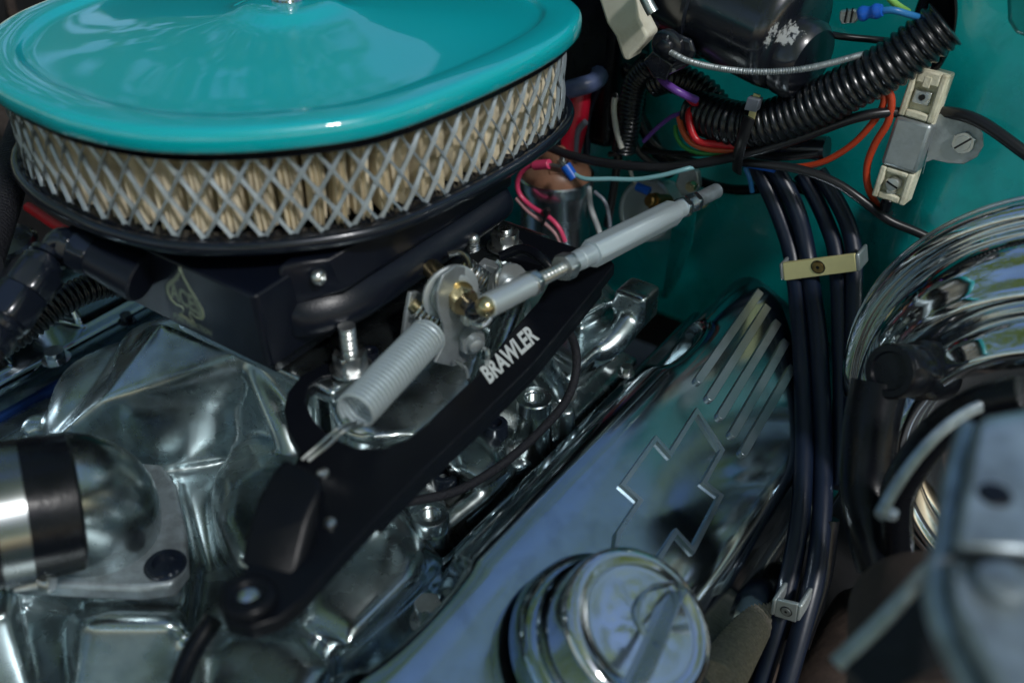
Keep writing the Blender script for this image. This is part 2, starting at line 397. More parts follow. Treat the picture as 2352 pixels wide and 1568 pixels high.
# expanded-metal screen
mb = MB(); pitch = 1.38; nD = int(round(PER/pitch)); pitch = PER/nD; z0, z1, hz = 15.45, 19.75, 2.0
def surf(s_, z, off):
    p = lp(sphi(s_), .945, z); q = lp(sphi(s_+.05), .945, z); t = (q-p).normalized(); n = t.cross(AZ3)
    if n.dot(p-LC) < 0: n = -n
    n.z = 0; return p+n*off, t, n
for fam in (1, -1):
    for k in range(nD):
        rs = []
        for j in range(25):
            z = z0+(z1-z0)*j/24; ph_ = (z-z0)/hz*2; fr = abs(ph_-round(ph_))*2     # 0 at a crossing, 1 between
            s_ = k*pitch+fam*(z-z0)/hz*pitch; p, t, n = surf(s_, z, .03*fam+.05*(fam if round(ph_) % 2 else -fam)*(1-fr))
            d = (t*fam*pitch+AZ3*hz).normalized(); wv = d.cross(n).normalized(); w2 = .068+.05*(1-fr)**2
            tl = n*.05*fam
            rs.append([p-wv*w2-n*.035-tl, p+wv*w2-n*.035+tl, p+wv*w2+n*.035+tl, p-wv*w2+n*.035-tl])
        mb.rings(rs)
obj('wire_screen', mb, 'screen_wire', ac, ang=50)
# lumpy black sealing bead at the foot of the screen
mb = MB(); pts = [lp(sphi(PER*i/300), .950, 15.42+.06*math.sin(i*1.7)+random.uniform(-.05, .05)) for i in range(301)]
mb.tube(pts, .16, 6, 9, rf=lambda l: .15+.05*math.sin(l*5), spline=False); obj('seal_bead', mb, 'black_rubber', ac)
obj('base_pan', oval([(.90, 15.45), (.950, 15.35), (.962, 15.5), (.975, 15.55), (.986, 15.45), (.990, 15.25), (.986, 15.0), (.972, 14.8), (.93, 14.65), (.86, 14.5), (.7, 14.3), (.55, 14.2), (.45, 14.1), (.001, 14.1)]), 'black_anod', ac, ang=180)

# ================================================================== THROTTLE BODY
tb = thing('fuel_injection_unit', 'black fuel injection throttle body with a pale spade emblem under the air cleaner', 'fuel injection', E(33, -36, 8))
mb = MB()
mb.hull([E(24.8, -31.5, 9.3), E(24.8, -41.5, 9.3), E(24.4, -31.2, 13.6), E(24.4, -42, 13.6), E(40, -31.5, 9.3), E(40, -41.5, 9.3), E(41, -31.2, 14.2), E(41, -42, 14.2)])
tbody = obj('body', mb, 'black_coat', tb, bev=.25, seg=3)
mb = MB()
sec = [(-31.9, 12.9), (-30.9, 12.75), (-30.1, 12.4), (-29.5, 11.9), (-29.15, 11.3), (-29.15, 10.8), (-29.4, 10.3), (-30.0, 9.95), (-31.9, 9.8)]
rs = []
for u, k in [(26.3, .04), (26.4, .22), (26.7, .42), (27.2, .6), (27.9, .78), (28.8, .92), (30, 1.0), (33, 1.02), (37, 1.05), (41.2, 1.08), (41.35, 1.0), (41.4, .8)]:
    rs.append([E(u, -31.9+(v+31.9)*k, 10.7+(z-10.7)*(.35+.65*min(1, k))+.045*(u-29)) for v, z in sec])
mb.rings(rs)
o = obj('fuel_rail', mb, 'black_coat', tb, ang=60); q = o.modifiers.new('sub', 'SUBSURF'); q.levels = q.render_levels = 2
mb = MB(); mb.hull([E(26.6, -31.7, 11.6), E(26.2, -31.5, 13.9), E(28.4, -29.75, 12.3), E(28.0, -29.9, 13.9), E(41.5, -31.7, 12.2), E(41.5, -29.3, 12.7), E(41.5, -29.4, 14.6), E(26.4, -31.6, 14.3), E(28, -29.9, 14.3)])
obj('upper_shelf', mb, 'black_coat', tb, bev=.2, seg=3)
mb = MB(); mb.box(E(33, -36.5, 8.85), AU*7.4, AV*4.5, AZ3*.5); obj('gasket_plate', mb, 'black_rubber', tb, bev=.1)
def screw(c, ax, r, nm, m='zinc', sub=None):
    mb = MB(); mb.lathe([(r, 0), (r, r*.45), (r*.75, r*.8), (r*.45, r*.92), (r*.42, r*.5), (.01, r*.5)], c, ax, 18); obj(nm, mb, m, sub or tb)
screw(L(730, 636, -30.3), AV+AZ3*.3, .38, 'screw'); screw(L(752, 852, -31.0), AV*.8-AU*.5, .3, 'screw')
def spade():
    B, T_, Lf, Rt = (432, 737), (413, 611), (385, 652), (473, 708)
    def m2(x, y):
        cx, cy = (Lf[0]+Rt[0])/2, (Lf[1]+Rt[1])/2
        return (B[0]+(T_[0]-B[0])*y+(Rt[0]-Lf[0])/2*x, B[1]+(T_[1]-B[1])*y+(Rt[1]-Lf[1])/2*x)
    half = [(0, 1), (.12, .86), (.4, .7), (.75, .55), (.98, .42), (1, .30), (.85, .2), (.55, .16), (.22, .2), (.16, .14), (.3, .04), (.5, 0)]
    return m2, half+[(-x, y) for x, y in half[:0:-1]]
fp = lambda off: (lambda x, y: hit(x, y, AU*(24.55-off), (AU+AZ3*.093).normalized()))
m2, out = spade()
def frame_poly(pts, k, cx, cy):
    mb = MB(); n = len(pts); a = [fp(.02)(*m2(*p)) for p in pts]; b = [fp(.02)(*m2(cx+(p[0]-cx)*k, cy+(p[1]-cy)*k)) for p in pts]
    d = -AU*.03; q = [p+d for p in a]; r = [p+d for p in b]
    vs = a+b+q+r; fs = []
    for i in range(n):
        j = (i+1) % n; fs += [(2*n+i, 2*n+j, 3*n+j, 3*n+i), (i, 2*n+i, 2*n+j, j)[::-1], (n+i, n+j, 3*n+j, 3*n+i)[::-1]]
    return mb.add(vs, fs)
obj('spade_emblem', frame_poly(out, .84, 0, .38), 'print_olive', tbody, ang=180)
textmesh('ACES', m2(-.78, .26), m2(.80, .24), m2(-.78, .58), fp(.05), 'lettering', 'print_olive', tbody, bold=.03)
textmesh('FUEL INJECTION', (399, 733), (486, 776), (399, 717), fp(.05), 'lettering', 'print_olive', tbody, bold=.02)

# ---- fuel line with black fittings on the left
fl = thing('fuel_line', 'black braided fuel hose with faceted black fittings at the left edge', 'fuel line', P(90, 640, 11))
mb = MB(); a, b = P(330, 640, 12.2), P(215, 585, 13); mb.cyl(a, b, 1.25, 1.0, 28, .1); obj('port', mb, 'black_coat', fl)
mb = MB(); d = (b-a).normalized(); hexnut(mb, b-d*.1, d, 1.15, 1.0); hexnut(mb, b+d*.95, d, .95, .55, rot=.3); obj('union_nut', mb, 'black_anod', fl)
mb = MB(); mb.tube([P(180, 566, 13.3), P(150, 550, 13.5), P(128, 560, 13.2), P(112, 590, 12.5)], .62, 20, .2); obj('elbow', mb, 'black_anod', fl)
A_, B_ = P(116, 582, 12.7), P(-30, 790, 10.5); d = (B_-A_).normalized()
mb = MB(); mb.lathe([(.7, 0), (.95, .05), (.95, .3), (.75, .35), (.75, .6), (1.05, .65), (1.05, 1.0), (.9, 1.05)], A_, d, 28); obj('collar', mb, 'black_anod', fl)
mb = MB(); hexnut(mb, A_+d*1.0, d, 1.3, 1.35); obj('hex_nut', mb, 'black_anod', fl)
mb = MB(); hexnut(mb, A_+d*2.4, d, 1.35, 1.6, rot=.2); obj('hex_nut', mb, 'black_anod', fl)
mb = MB(); mb.lathe([(1.05, 0), (1.1, .3), (.95, .5), (1.1, .7), (1.12, 1.4), (1., 1.5)], A_+d*4.0, d, 28); obj('socket', mb, 'black_anod', fl)
mb = MB(); mb.tube([A_+d*5.4, A_+d*8, A_+d*12], .95, 20, .08, rf=lambda l: .95+.04*math.sin(l*25)); obj('hose', mb, 'sleeve', fl)

# ================================================================== INTAKE MANIFOLD (one casting)
im = thing('intake_manifold', 'polished cast aluminium intake manifold with curved runners between the valve covers', 'intake manifold', E(28, -39, -5))
mb = MB()
mb.box(E(26, -39.5, -4.6), AU*25, AV*14.0, AZ3*1.6)                                   # valley plate
mb.hull([E(27.5, -44, -3.5), E(27.5, -32.5, -3.5), E(46, -46, -3.5), E(46, -31, -3.5), E(28.5, -41, 8.3), E(28.5, -32.5, 8.3), E(42, -43, 8.3), E(42, -32.5, 8.3)])
mb.hull([E(30, -33, 3.5), E(49, -33, 3.5), E(30, -33, -4), E(49, -33, -4), E(29, -27.5, -2.0), E(51, -27.5, -2.0), E(29, -26.5, -4), E(51, -26.5, -4)])  # carburettor riser
mb.box(E(35.5, -34.5, 7.7), AU*9.4, AV*5.6, AZ3*.5)
mb.hull([P(*q) for q in [(840, 880, 6.3), (1010, 800, 6.3), (1110, 800, 6.1), (1080, 900, 5.7), (960, 1000, 5.6), (860, 1010, 5.7), (800, 940, 6.1), (860, 1040, -3), (1120, 900, -3), (800, 1000, -3)]])
def lump(top, zt, bot, zb):
    cx = sum(p[0] for p in top)/len(top); cy = sum(p[1] for p in top)/len(top); h = zt-zb
    sc2 = lambda k, z: [P(cx+(x-cx)*k, cy+(y-cy)*k, z) for x, y in top]
    mb.hull(sc2(1, zt)+[P(x, y, zb) for x, y in bot]+sc2(.72, zt+.10*h)+[(P(x, y, zt).lerp(P(x2, y2, zb), .4)+AZ3*.16*h) for (x, y) in top for (x2, y2) in bot if (x-x2)**2+(y-y2)**2 < 170**2])
# front left runner with its flat top and bright shoulder
mb.hull([P(*q) for q in [(370, 738, 6.0), (560, 815, 5.6), (600, 850, 4.6), (560, 845, 4.4), (340, 872, 3.9), (225, 925, 2.6), (150, 985, .6), (95, 1020, -1.5),
    (120, 1100, -3.5), (400, 1080, -3.5), (600, 990, -2), (300, 760, 2)]])
dX = V((1, .16, 0)).normalized(); dY = V((-.16, 1, 0)).normalized()
sbox(mb, P(425, 965, .6)+dY*3.0, dX*4.3+AZ3*.35, dY*3.8, AZ3*3.9, 3.6)
sbox(mb, P(215, 1010, -1.5)+dY*3.0, dX*3.2+AZ3*1.2, dY*3.8, AZ3*3.0, 3)
mb.tube([P(590, 845, 4.6), P(625, 930, 3.4), P(660, 1010, 2.2), P(690, 1080, 1)], .75, 14, .5)
mb.hull([P(*q) for q in [(600, 850, 4.2), (700, 860, 4.2), (740, 1000, 1.5), (690, 1070, .5), (660, 1050, .3), (610, 950, 2), (600, 900, -3), (760, 1040, -3), (700, 1100, -3)]])
# second runner under the bracket
lump([(520, 1090), (590, 1040), (700, 1040), (720, 1200), (600, 1330), (540, 1300), (500, 1200)], 1.8, [(480, 1140), (560, 1020), (760, 1020), (760, 1260), (600, 1400), (500, 1270)], -3.6)
# third runner, bottom centre, with flange
lump([(860, 1180), (905, 1175), (975, 1270), (960, 1330), (800, 1490), (700, 1430), (690, 1340)], .2, [(840, 1170), (920, 1160), (1000, 1270), (980, 1350), (770, 1530), (640, 1440), (640, 1330)], -4)
mb.tube([P(1000, 1290, -2.2), P(960, 1350, -2.2), P(860, 1440, -2.2), P(750, 1530, -2.2), P(640, 1600, -2.2)], .75, 12, .5)
mb.tube([P(905, 1185, .2), P(960, 1270, -.6), P(1000, 1290, -2.0)], .55, 12, .5)
sbox(mb, P(830, 1330, -1.6), AU*3.6, AV*2.4, AZ3*2.0, 3.2)
# lower left centre runner under the eye of the bracket
lump([(440, 1500), (520, 1440), (660, 1450), (760, 1530), (700, 1640), (430, 1640)], .6, [(410, 1490), (520, 1400), (690, 1420), (790, 1530), (760, 1680), (400, 1680)], -4)
# fourth runner beside the arm
lump([(1020, 1010), (1075, 975), (1150, 1030), (1160, 1075), (1110, 1110), (1040, 1080)], .2, [(980, 1040), (1070, 955), (1175, 1030), (1185, 1085), (1110, 1140), (1010, 1090)], -4)
mb.tube([P(1170, 1070, -1.6), P(1120, 1125, -1.8), P(1040, 1190, -2.2), P(960, 1270, -2.6)], .6, 12, .5)
# ribs and runners beyond the arm
mb.tube([P(1110, 700, 5), P(1190, 780, 3.2), P(1250, 850, 1), P(1275, 905, -1)], 1.0, 16, .5, rf=lambda l: 1.15-.03*l)
mb.tube([P(1190, 690, 5.4), P(1150, 790, 4.6), P(1130, 860, 4)], .9, 14, .5)
mb.tube([P(770, 930, 6.3), P(800, 985, 5.6), P(850, 1000, 5.2), P(862, 960, 5.6)], .5, 12, .4)
lump([(1240, 800), (1300, 700), (1400, 700), (1420, 780), (1330, 860)], .8, [(1220, 800), (1290, 680), (1420, 690), (1440, 790), (1330, 890)], -4)
lump([(1300, 680), (1370, 660), (1400, 700), (1330, 740)], 3, [(1290, 680), (1370, 640), (1430, 700), (1330, 780)], -3)
mb.tube([P(1330, 830, -.2), P(1390, 800, .6), P(1440, 745, 1.4), P(1455, 700, 1.8)], .95, 14, .5)
mb.box((P(1462, 690, 3)+P(1462, 700, 2))/2, AU*1.1, AV*1.1, AZ3*1.2)
# bosses
def boss(x, y, zt, r, zb=-4): mb.cyl(P(x, y, zt)+AZ3*(zb-zt), P(x, y, zt), r*1.25, r, 24)
boss(985, 1195, -.6, .92); boss(1228, 925, .6, .98); boss(1300, 935, -.8, .6); boss(1035, 1090, -2.2, .8); boss(1140, 985, -1, .8)
boss(803, 850, 7.6, 1.2, -3); boss(1160, 570, 7.6, 1.2, -3)
mb.tube([P(160, 1000, -2), P(90, 975, -2), P(70, 1000, -2.5)], .8, 12, .5)
# thermostat pad and housing front
lump([(60, 1350), (430, 1390), (445, 1290), (410, 1130), (380, 1110), (150, 1100)], -.4, [(40, 1400), (440, 1470), (470, 1300), (420, 1100), (150, 1080)], -4)
lump([(170, 1420), (250, 1395), (420, 1400), (432, 1440), (180, 1440)], .2, [(160, 1440), (440, 1440), (445, 1660), (170, 1680)], -5)
lump([(-60, 1330), (15, 1335), (40, 1360), (30, 1420), (-60, 1450)], 1.2, [(-60, 1330), (40, 1340), (90, 1660), (-60, 1700)], -5)
cast(obj('casting', mb, 'cast_alu', im, ang=180), .16, 18, .75)
for u_ in (24.5, 31.0, 37.5, 44.0, 49.5):
    for v_, z_ in ((-27.1, -2.55), (-52.2, -2.9)):
        c_ = E(u_, v_, z_); k_ = MB(); k_.lathe([(.85, 0), (.85, .12), (.8, .14)], c_, AZ3, 22); hexnut(k_, c_+AZ3*.13, AZ3, .6, .5, rot=u_); obj('intake_bolt', k_, 'zinc', im)
# tapped holes and plugs
def tapped(x, y, z, r, nm='threaded_hole'):
    c = P(x, y, z); h = MB(); pr = [(r*1.55, .02), (r*1.5, .1), (r*1.05, .1)]
    for i in range(8): pr += [(r*(.95 if i % 2 else .82), -.02-.09*i)]
    pr += [(.01, -.8)]; h.lathe(pr, c, AZ3, 24, cap0=False); obj(nm, h, 'rough_alu', im)
    k = MB(); k.lathe([(r*1.45, .115), (r*1.0, .115), (r*.99, .10)], c, AZ3, 24, cap0=False, cap1=False)
def ringed(x, y, z, r, nm='bolt_boss', m='cast_alu'):   # annulus with a stepped threaded bore above the casting
    c = P(x, y, z); h = MB(); pr = [(r, -.9), (r, -.06), (r*.94, .02), (r*.60, .02), (r*.55, -.05)]
    for i in range(9): pr.append((r*(.52 if i % 2 else .45), -.09-.075*i))
    pr.append((.01, -.85)); h.lathe(pr, c, AZ3, 28, cap0=False, cap1=False); obj(nm, h, m, im)
ringed(988, 1180, .35, .98); ringed(1228, 912, 1.5, 1.05); ringed(850, 805, 8.6, .42, m='black_coat')
def plug(x, y, z, r):
    c = P(x, y, z); h = MB(); h.lathe([(r*1.05, -.8), (r, 0), (r*.9, .1), (r*.55, .1), (r*.5, -.5), (.01, -.5)], c, AZ3, 24, cap0=False); obj('pipe_plug', h, 'black_anod', im)
plug(1022, 1088, -1.1, .78); plug(1138, 972, .2, .72)

# ================================================================== VALVE COVERS
def cover_sections(sg, c0):
    # across (outwards positive), height
    return [(-4.2, -4.6), (-4.15, -2.0), (-4.0, -1.75), (-3.1, -1.68), (-2.75, -1.55), (-2.4, -1.2), (-1.95, .1), (-1.5, 1.45), (-1.0, 2.45), (-.3, 3.12), (.6, 3.38), (2.0, 2.66),
            (4.8, .94), (7.4, -.65), (8.1, -1.2), (8.5, -1.9), (8.65, -3.5), (8.8, -5.6), (9.9, -6.0), (10.1, -6.4), (10.1, -7.4)]
rvc = thing('valve_cover', 'polished aluminium valve cover with raised bow-tie outline and five fins, right of the intake', 'valve cover', E(28, -16, -5))
SEC = cover_sections(1, 0)
def pocket(u, k, us):      # scooped bolt pockets on the inner side
    d = 0
    for (uc, wd) in us:
        t = (u-uc)/wd
        if abs(t) < 1: d = max(d, (1-t*t)**.5)
    return d
def make_cover(us, u0, u1, base_v, sg, hang, dz=0, n=150):
    rs = []
    us_ = list(np.linspace(u0, u1, n))
    us_ = [u0-.01]+us_+[u1+.01]
    for q, u in enumerate(us_):
        e = min(u-u0, u1-u); e = max(e, 0); rf = 1-(1-min(1, e/1.3))**2.5; rf = max(rf, 0)
        pk = pocket(u, 0, us); row = []
        for i, (a, z) in enumerate(SEC):
            zz = z
            if 3 < i < 16: zz = -2.0+(z+2.0)*(.12+.88*rf) if z > -2 else z
            if i > 12 and z <= -2: zz = z
            aa = a
            if 4 <= i <= 9 and pk > 0: aa = a+pk*[0, 0, 0, 0, 2.6, 2.9, 2.6, 1.9, 1.4, .7][i] ; zz = zz-pk*[0, 0, 0, 0, .05, .1, .5, .9, .8, .4][i]
            row.append(E(u, base_v+sg*aa, zz+dz))
        rs.append(row)
    return rs
PK = [(21.5, 3.6), (46.0, 2.6)]
rs = make_cover(PK, 3, 56.4, -20.3, 1, 0); mb = MB(); mb.rings(rs, False, False, False)
mb.add([p for p in rs[-1]], [tuple(range(len(SEC)))])
o = obj('cover', mb, 'polished', rvc, ang=180); ss = o.modifiers.new('sub', 'SUBSURF'); ss.levels = 1; ss.render_levels = 1
# sloping face plane (between section points 11 and 13)
FA, FB = E(0, -20.3+1.6, 2.9), E(0, -20.3+7.0, -.4); FN = AU.cross(FB-FA).normalized(); FN = FN if FN.z > 0 else -FN
ff = lambda x, y, h=0: hit(x, y, FA+FN*h, FN)
# five fins
for a, b in [((1598, 880), (1743, 672)), ((1624, 921), (1760, 706)), ((1649, 963), (1784, 742)), ((1677, 1005), (1803, 786)), ((1701, 1047), (1818, 845))]:
    A0, B0 = ff(*a), ff(*b); d = (B0-A0).normalized(); s = FN.cross(d).normalized(); hw = .25
    A1 = A0+d*hw
    m = MB(); ring = []
    L0 = (B0-A0).length
    pts = [A1+s*hw*math.cos(t)-d*hw*math.sin(t) for t in np.linspace(0, math.pi, 9)]
    pts += [B0-s*hw, B0+s*hw]
    m.prism([p-FN*.15 for p in pts], FN*.37); obj('fin', m, 'emboss', rvc, bev=.06)
bow = [(1597, 947), (1655, 1036), (1613, 1111), (1652, 1141), (1588, 1266), (1549, 1223), (1500, 1300), (1455, 1395), (1400, 1350), (1416, 1228), (1467, 1152), (1427, 1116), (1503, 1010), (1535, 1046)]
def outline(pts, w_, h0, h1, nm, m, par):
    Q = [ff(*p) for p in pts]; n = len(Q); mbs = MB(); inner, outer = [], []
    for i in range(n):
        a, b, c = Q[i-1], Q[i], Q[(i+1) % n]; d1 = (b-a).normalized(); d2 = (c-b).normalized(); n1 = FN.cross(d1); n2 = FN.cross(d2)
        bis = (n1+n2).normalized(); k = w_/max(.35, bis.dot(n1)); inner.append(b+bis*k); outer.append(b-bis*k)
    rs = [[p+FN*h0 for p in outer], [o_+(i_-o_)*.12+FN*h1 for o_, i_ in zip(outer, inner)], [i_+(o_-i_)*.12+FN*h1 for o_, i_ in zip(outer, inner)], [p+FN*h0 for p in inner]]
    rs = [[r[k] for r in rs] for k in range(n)]; rs.append(rs[0]); mbs.rings(rs, False, False, False); return obj(nm, mbs, m, par, ang=25)
outline(bow, .15, -.1, .24, 'bow_tie_emblem', 'emboss', rvc)
# rail bolts
def bolt(x, y, z, r, nm, par, m='zinc', hexa=False, ax=AZ3, h=.5, wz=.1):
    c = P(x, y, z); mb = MB(); mb.lathe([(r*1.5, 0), (r*1.5, wz), (r*1.2, wz+.02)], c, ax, 24)
    if hexa: hexnut(mb, c+ax*wz, ax, r*1.1, h)
    else: mb.lathe([(r, 0), (r, h*.8), (r*.85, h), (r*.5, h), (r*.45, h*.5), (.01, h*.5)], c+ax*wz, ax, 24)
    obj(nm, mb, m, par)
bolt(985, 1425, -1.6, .62, 'rail_bolt', rvc, 'zinc', True, h=1.2); bolt(1438, 858, -1.6, .36, 'rail_bolt', rvc, 'zinc', True, h=.5)
# far bank cover
lvc = thing('valve_cover', 'polished aluminium valve cover above the blue gasket at the left edge', 'valve cover', E(28, -66, -5))
rs = make_cover([(27.5, 2.6), (14.5, 2.4)], 6, 50, -60.2, -1, 0, 0); mb = MB(); mb.rings([r[::-1] for r in rs], False, False, False)
o = obj('cover', mb, 'polished', lvc, ang=180); ss = o.modifiers.new('sub', 'SUBSURF'); ss.levels = 1; ss.render_levels = 1
bolt(130, 825, -1.5, .62, 'rail_bolt', lvc, 'chrome_soft', True, h=.6); bolt(292, 738, -1.5, .4, 'rail_bolt', lvc, 'black_anod', True, h=.5)
mb = MB(); mb.box(E(28, -56.05, -3.9), AU*23, AV*.35, AZ3*.35); obj('gasket', mb, 'gasket_blue', lvc)
mb = MB(); mb.box(E(28, -54.6, -4.4), AU*23.5, AV*1.2, AZ3*.6)
obj('head_rail', mb, 'cast_alu', lvc, bev=.2, seg=3)
# oil cap
CB = P(1402, 1478, 1.6); CN = FN
oc = thing('oil_filler_cap', 'round chrome twist-in oil filler cap with raised grip on the valve cover', 'oil cap', CB)
mb = MB(); mb.lathe([(4.3, -1.2), (4.25, -.2), (4.05, .15), (3.75, .3), (3.7, .5)], CB, CN, 72, cap1=False); obj('base_ring', mb, 'polished', oc)
mb = MB(); mb.lathe([(3.55, .2), (3.55, .9), (3.5, 2.2), (3.46, 2.5), (3.3, 2.68), (3.05, 2.74), (2.9, 2.70), (2.75, 2.62), (2.4, 2.60), (1.6, 2.64), (.8, 2.68), (.01, 2.70)], CB, CN, 72); obj('cap', mb, 'chrome', oc, ang=180)
T0 = CB+CN*2.65
gA, gB = hit(1545, 1362, T0, CN), hit(1452, 1580, T0, CN); gd = (gB-gA).normalized(); gs = CN.cross(gd)
mb = MB(); mb.hull([gA-gs*.12, gA+gs*.12, gA+gd*.2+CN*1.2, gA+gd*.25+gs*.1+CN*1.2, gB-gs*.14, gB+gs*.14, gB+CN*1.2, gB+gs*.1+CN*1.2]); obj('grip', mb, 'chrome_soft', oc, bev=.05)
mb = MB(); mb.tube([hit(1545, 1338, T0+CN*.1, CN), hit(1500, 1345, T0+CN*.3, CN), hit(1470, 1380, T0+CN*.3, CN), hit(1466, 1420, T0+CN*.2, CN), hit(1484, 1455, T0+CN*.1, CN)], .09, 8, .2); obj('grip_edge', mb, 'chrome_soft', oc)

# ================================================================== THERMOSTAT HOUSING, lower left
th = thing('water_neck', 'shiny domed water outlet elbow on its flange at the lower left', 'water outlet', P(230, 1250, 0))
mb = MB()
mb.prism([P(x, y, .2) for x, y in [(40, 1370), (330, 1384), (405, 1374), (438, 1330), (434, 1240), (412, 1140), (380, 1095), (200, 1080), (40, 1150)]], AZ3*1.0)
obj('flange', mb, 'steel_grey', th, bev=.25, seg=3)
mb = MB(); mb.tube([P(222, 1222, .9), P(226, 1190, 2.4), P(212, 1155, 4.0), P(160, 1130, 5.4), P(80, 1140, 6.0), P(-60, 1170, 6.2)], 2.9, 40, .3, rf=lambda l: 3.0-.05*min(l, 6)); obj('elbow', mb, 'cast_alu', th, ang=180)
mb = MB(); mb.lathe([(1.0, 0), (1.0, .06), (.9, .1), (.86, .22), (.6, .24), (.5, -.3), (.01, -.3)], P(380, 1298, 1.21), AZ3, 28); obj('socket_bolt', mb, 'black_anod', th)
mb = MB(); mb.lathe([(.99, .0), (1.05, .1), (.99, .1)], P(378, 1300, 1.2), AZ3, 28)
rh = thing('radiator_hose', 'thick black hose clamped over the domed water outlet at the left edge', 'hose', P(60, 1170, 4))
HA, HB = P(178, 1150, 5.9), P(-160, 1215, 6.8); d = (HB-HA).normalized()
mb = MB(); mb.lathe([(2.85, 0), (3.05, .15), (3.1, 1), (3.1, 14)], HA, d, 48); obj('hose', mb, 'black_rubber', rh)
mb = MB(); mb.lathe([(3.1, 2.1), (3.2, 2.12), (3.2, 3.3), (3.1, 3.32)], HA, d, 48, cap0=False, cap1=False); obj('clamp_band', mb, 'clamp_steel', rh)
mb = MB(); s0 = P(95, 1335, 4.0); s1 = P(30, 1345, 4.2); mb.cyl(s0, s1, .3, .3, 14, .05); mb.cyl(s0+V((.5, 0, 0)), s0, .5, .45, 14, .05); mb.tube([P(95, 1330, 4), P(150, 1285, 4.2)], .12, 6, 1); obj('clamp_screw', mb, 'zinc', rh)

# ================================================================== THROTTLE BRACKET
bk = thing('throttle_bracket', 'flat black throttle cable bracket lettered BRAWLER running across the manifold', 'bracket', P(900, 1000, 8))
out = [(862, 833), (800, 826), (740, 836), (692, 860), (660, 900), (651, 940), (660, 985), (690, 1035), (670, 1075), (640, 1130), (600, 1230), (560, 1310), (512, 1335), (497, 1385), (520, 1425), (575, 1440), (640, 1420),
       (700, 1370), (770, 1290), (870, 1182), (1000, 1052), (1110, 950), (1225, 835), (1300, 745), (1385, 640), (1412, 606), (1395, 588), (1300, 560), (1205, 528), (1150, 530), (1128, 560), (1150, 590), (1210, 598), (1275, 618), (1250, 668),
       (1235, 692), (1165, 772), (1100, 856), (1030, 922), (985, 970), (935, 1008), (880, 1030), (820, 1028), (765, 1005), (722, 965), (700, 920), (708, 886), (740, 864), (790, 856), (862, 860)]
mb = MB(); mb.prism([P(x, y, 8.35) for x, y in out], -AZ3*.75)
obj('plate', mb, 'black_plate', bk, bev=.08)
plate_ = [o for o in bk.children if o.name.startswith('plate')][0]
fb = lambda x, y: P(x, y, 8.365)
textmesh('BRAWLER', (1126, 882), (1240, 778), (1101, 846), fb, 'lettering', 'print_white', plate_, bold=.035)
mb = MB(); mb.hull([P(*q) for q in [(628, 1085, 10.2), (655, 1055, 10.2), (732, 1090, 10.2), (738, 1120, 10.2), (590, 1150, 9.6), (700, 1190, 9.6), (562, 1240, 9), (552, 1300, 8.2), (665, 1330, 8.2), (720, 1270, 8.2), (745, 1140, 8), (620, 1130, 8), (650, 1060, 8)]]); obj('raised_block', mb, 'black_plate', bk, bev=.15)
mb = MB(); mb.torus(P(572, 1372, 8.6), AZ3, .75, .3); obj('eye', mb, 'black_plate', bk)
mb = MB(); mb.lathe([(.5, 0), (.5, .35), (.3, .45)], P(572, 1372, 8.2), AZ3, 20); obj('eye_bolt', mb, 'chrome_soft', bk)
for x, y in ((742, 1088), (757, 1203), (722, 1150)):
    mb = MB(); mb.lathe([(.28, 0), (.26, .14), (.12, .2)], P(x, y, 8.35), AZ3, 14); obj('rivet', mb, 'zinc', bk)
# ribbed side of the arm (folded-down lip)
mb = MB(); lip = [(870, 1182), (1000, 1052), (1110, 950), (1225, 835), (1300, 745), (1385, 640)]
top = [P(x, y, 8.1)+AV*.0 for x, y in lip]; mb.prism([p for p in top]+[p-AZ3*1.1 for p in top[::-1]], -AV*.25) ; obj('folded_lip', mb, 'black_plate', bk, bev=.06)

# ---- studs and nuts
def stud(x, y, z, top, nm, label, dome=False):
    c = P(x, y, z); t = thing(nm, label, 'stud', c)
    mb = MB(); mb.lathe([(1.05, 0), (1.05, .14), (.9, .15)], c, AZ3, 28); obj('washer', mb, 'zinc', t)
    mb = MB(); hexnut(mb, c+AZ3*.15, AZ3, .84, .85, rot=.35); obj('nut', mb, 'zinc', t)
    mb = MB(); mb.tube([c+AZ3*.9, c+AZ3*top], .42, 18, .025, rf=thread(.42, .11)); obj('threaded_shank', mb, 'zinc', t)
    if dome: pass
stud(807, 846, 8.36, 2.5, 'mounting_stud', 'tall threaded stud with zinc nut beside the long grey return spring')
stud(1160, 566, 8.36, 1.25, 'mounting_stud', 'short stud with zinc nut under the right end of the air cleaner')

# ================================================================== THROTTLE LINKAGE ON THE BODY
tl = thing('throttle_lever', 'steel throttle lever disc with brass-coloured nut and small coil springs on the throttle shaft', 'throttle lever', L(1050, 720, -26.5))
pv = -26.3
A0 = L(1045, 680, pv)
mb = MB(); pl = [(1046, 610), (1075, 615), (1098, 640), (1104, 680), (1098, 720), (1090, 760), (1088, 800), (1074, 832), (1040, 842), (1000, 832), (1022, 790), (1020, 750), (1008, 715), (1005, 670), (1018, 632)]
q = [L(x, y, pv) for x, y in pl]; mb.prism(q, -AV*.18); obj('lever_plate', mb, 'galv', tl, bev=.05)
cc = L(1052, 678, pv)
mb = MB(); mb.lathe([(1.5, 0), (1.5, .12), (1.38, .2), (1.1, .2), (1.1, .35), (1.0, .4)], cc-AV*.5, AV*.9+AZ3*.0-AU*.42, 44); obj('pulley', mb, 'satin_alu', tl)
dd = (AV*.9-AU*.42).normalized()
mb = MB(); mb.lathe([(.8, 0), (.8, .12), (.6, .13)], cc+dd*.0, dd, 28); obj('washer', mb, 'zinc_yellow', tl)
mb = MB(); hexnut(mb, cc+dd*.12, dd, .72, .75); obj('nut', mb, 'zinc_yellow', tl)
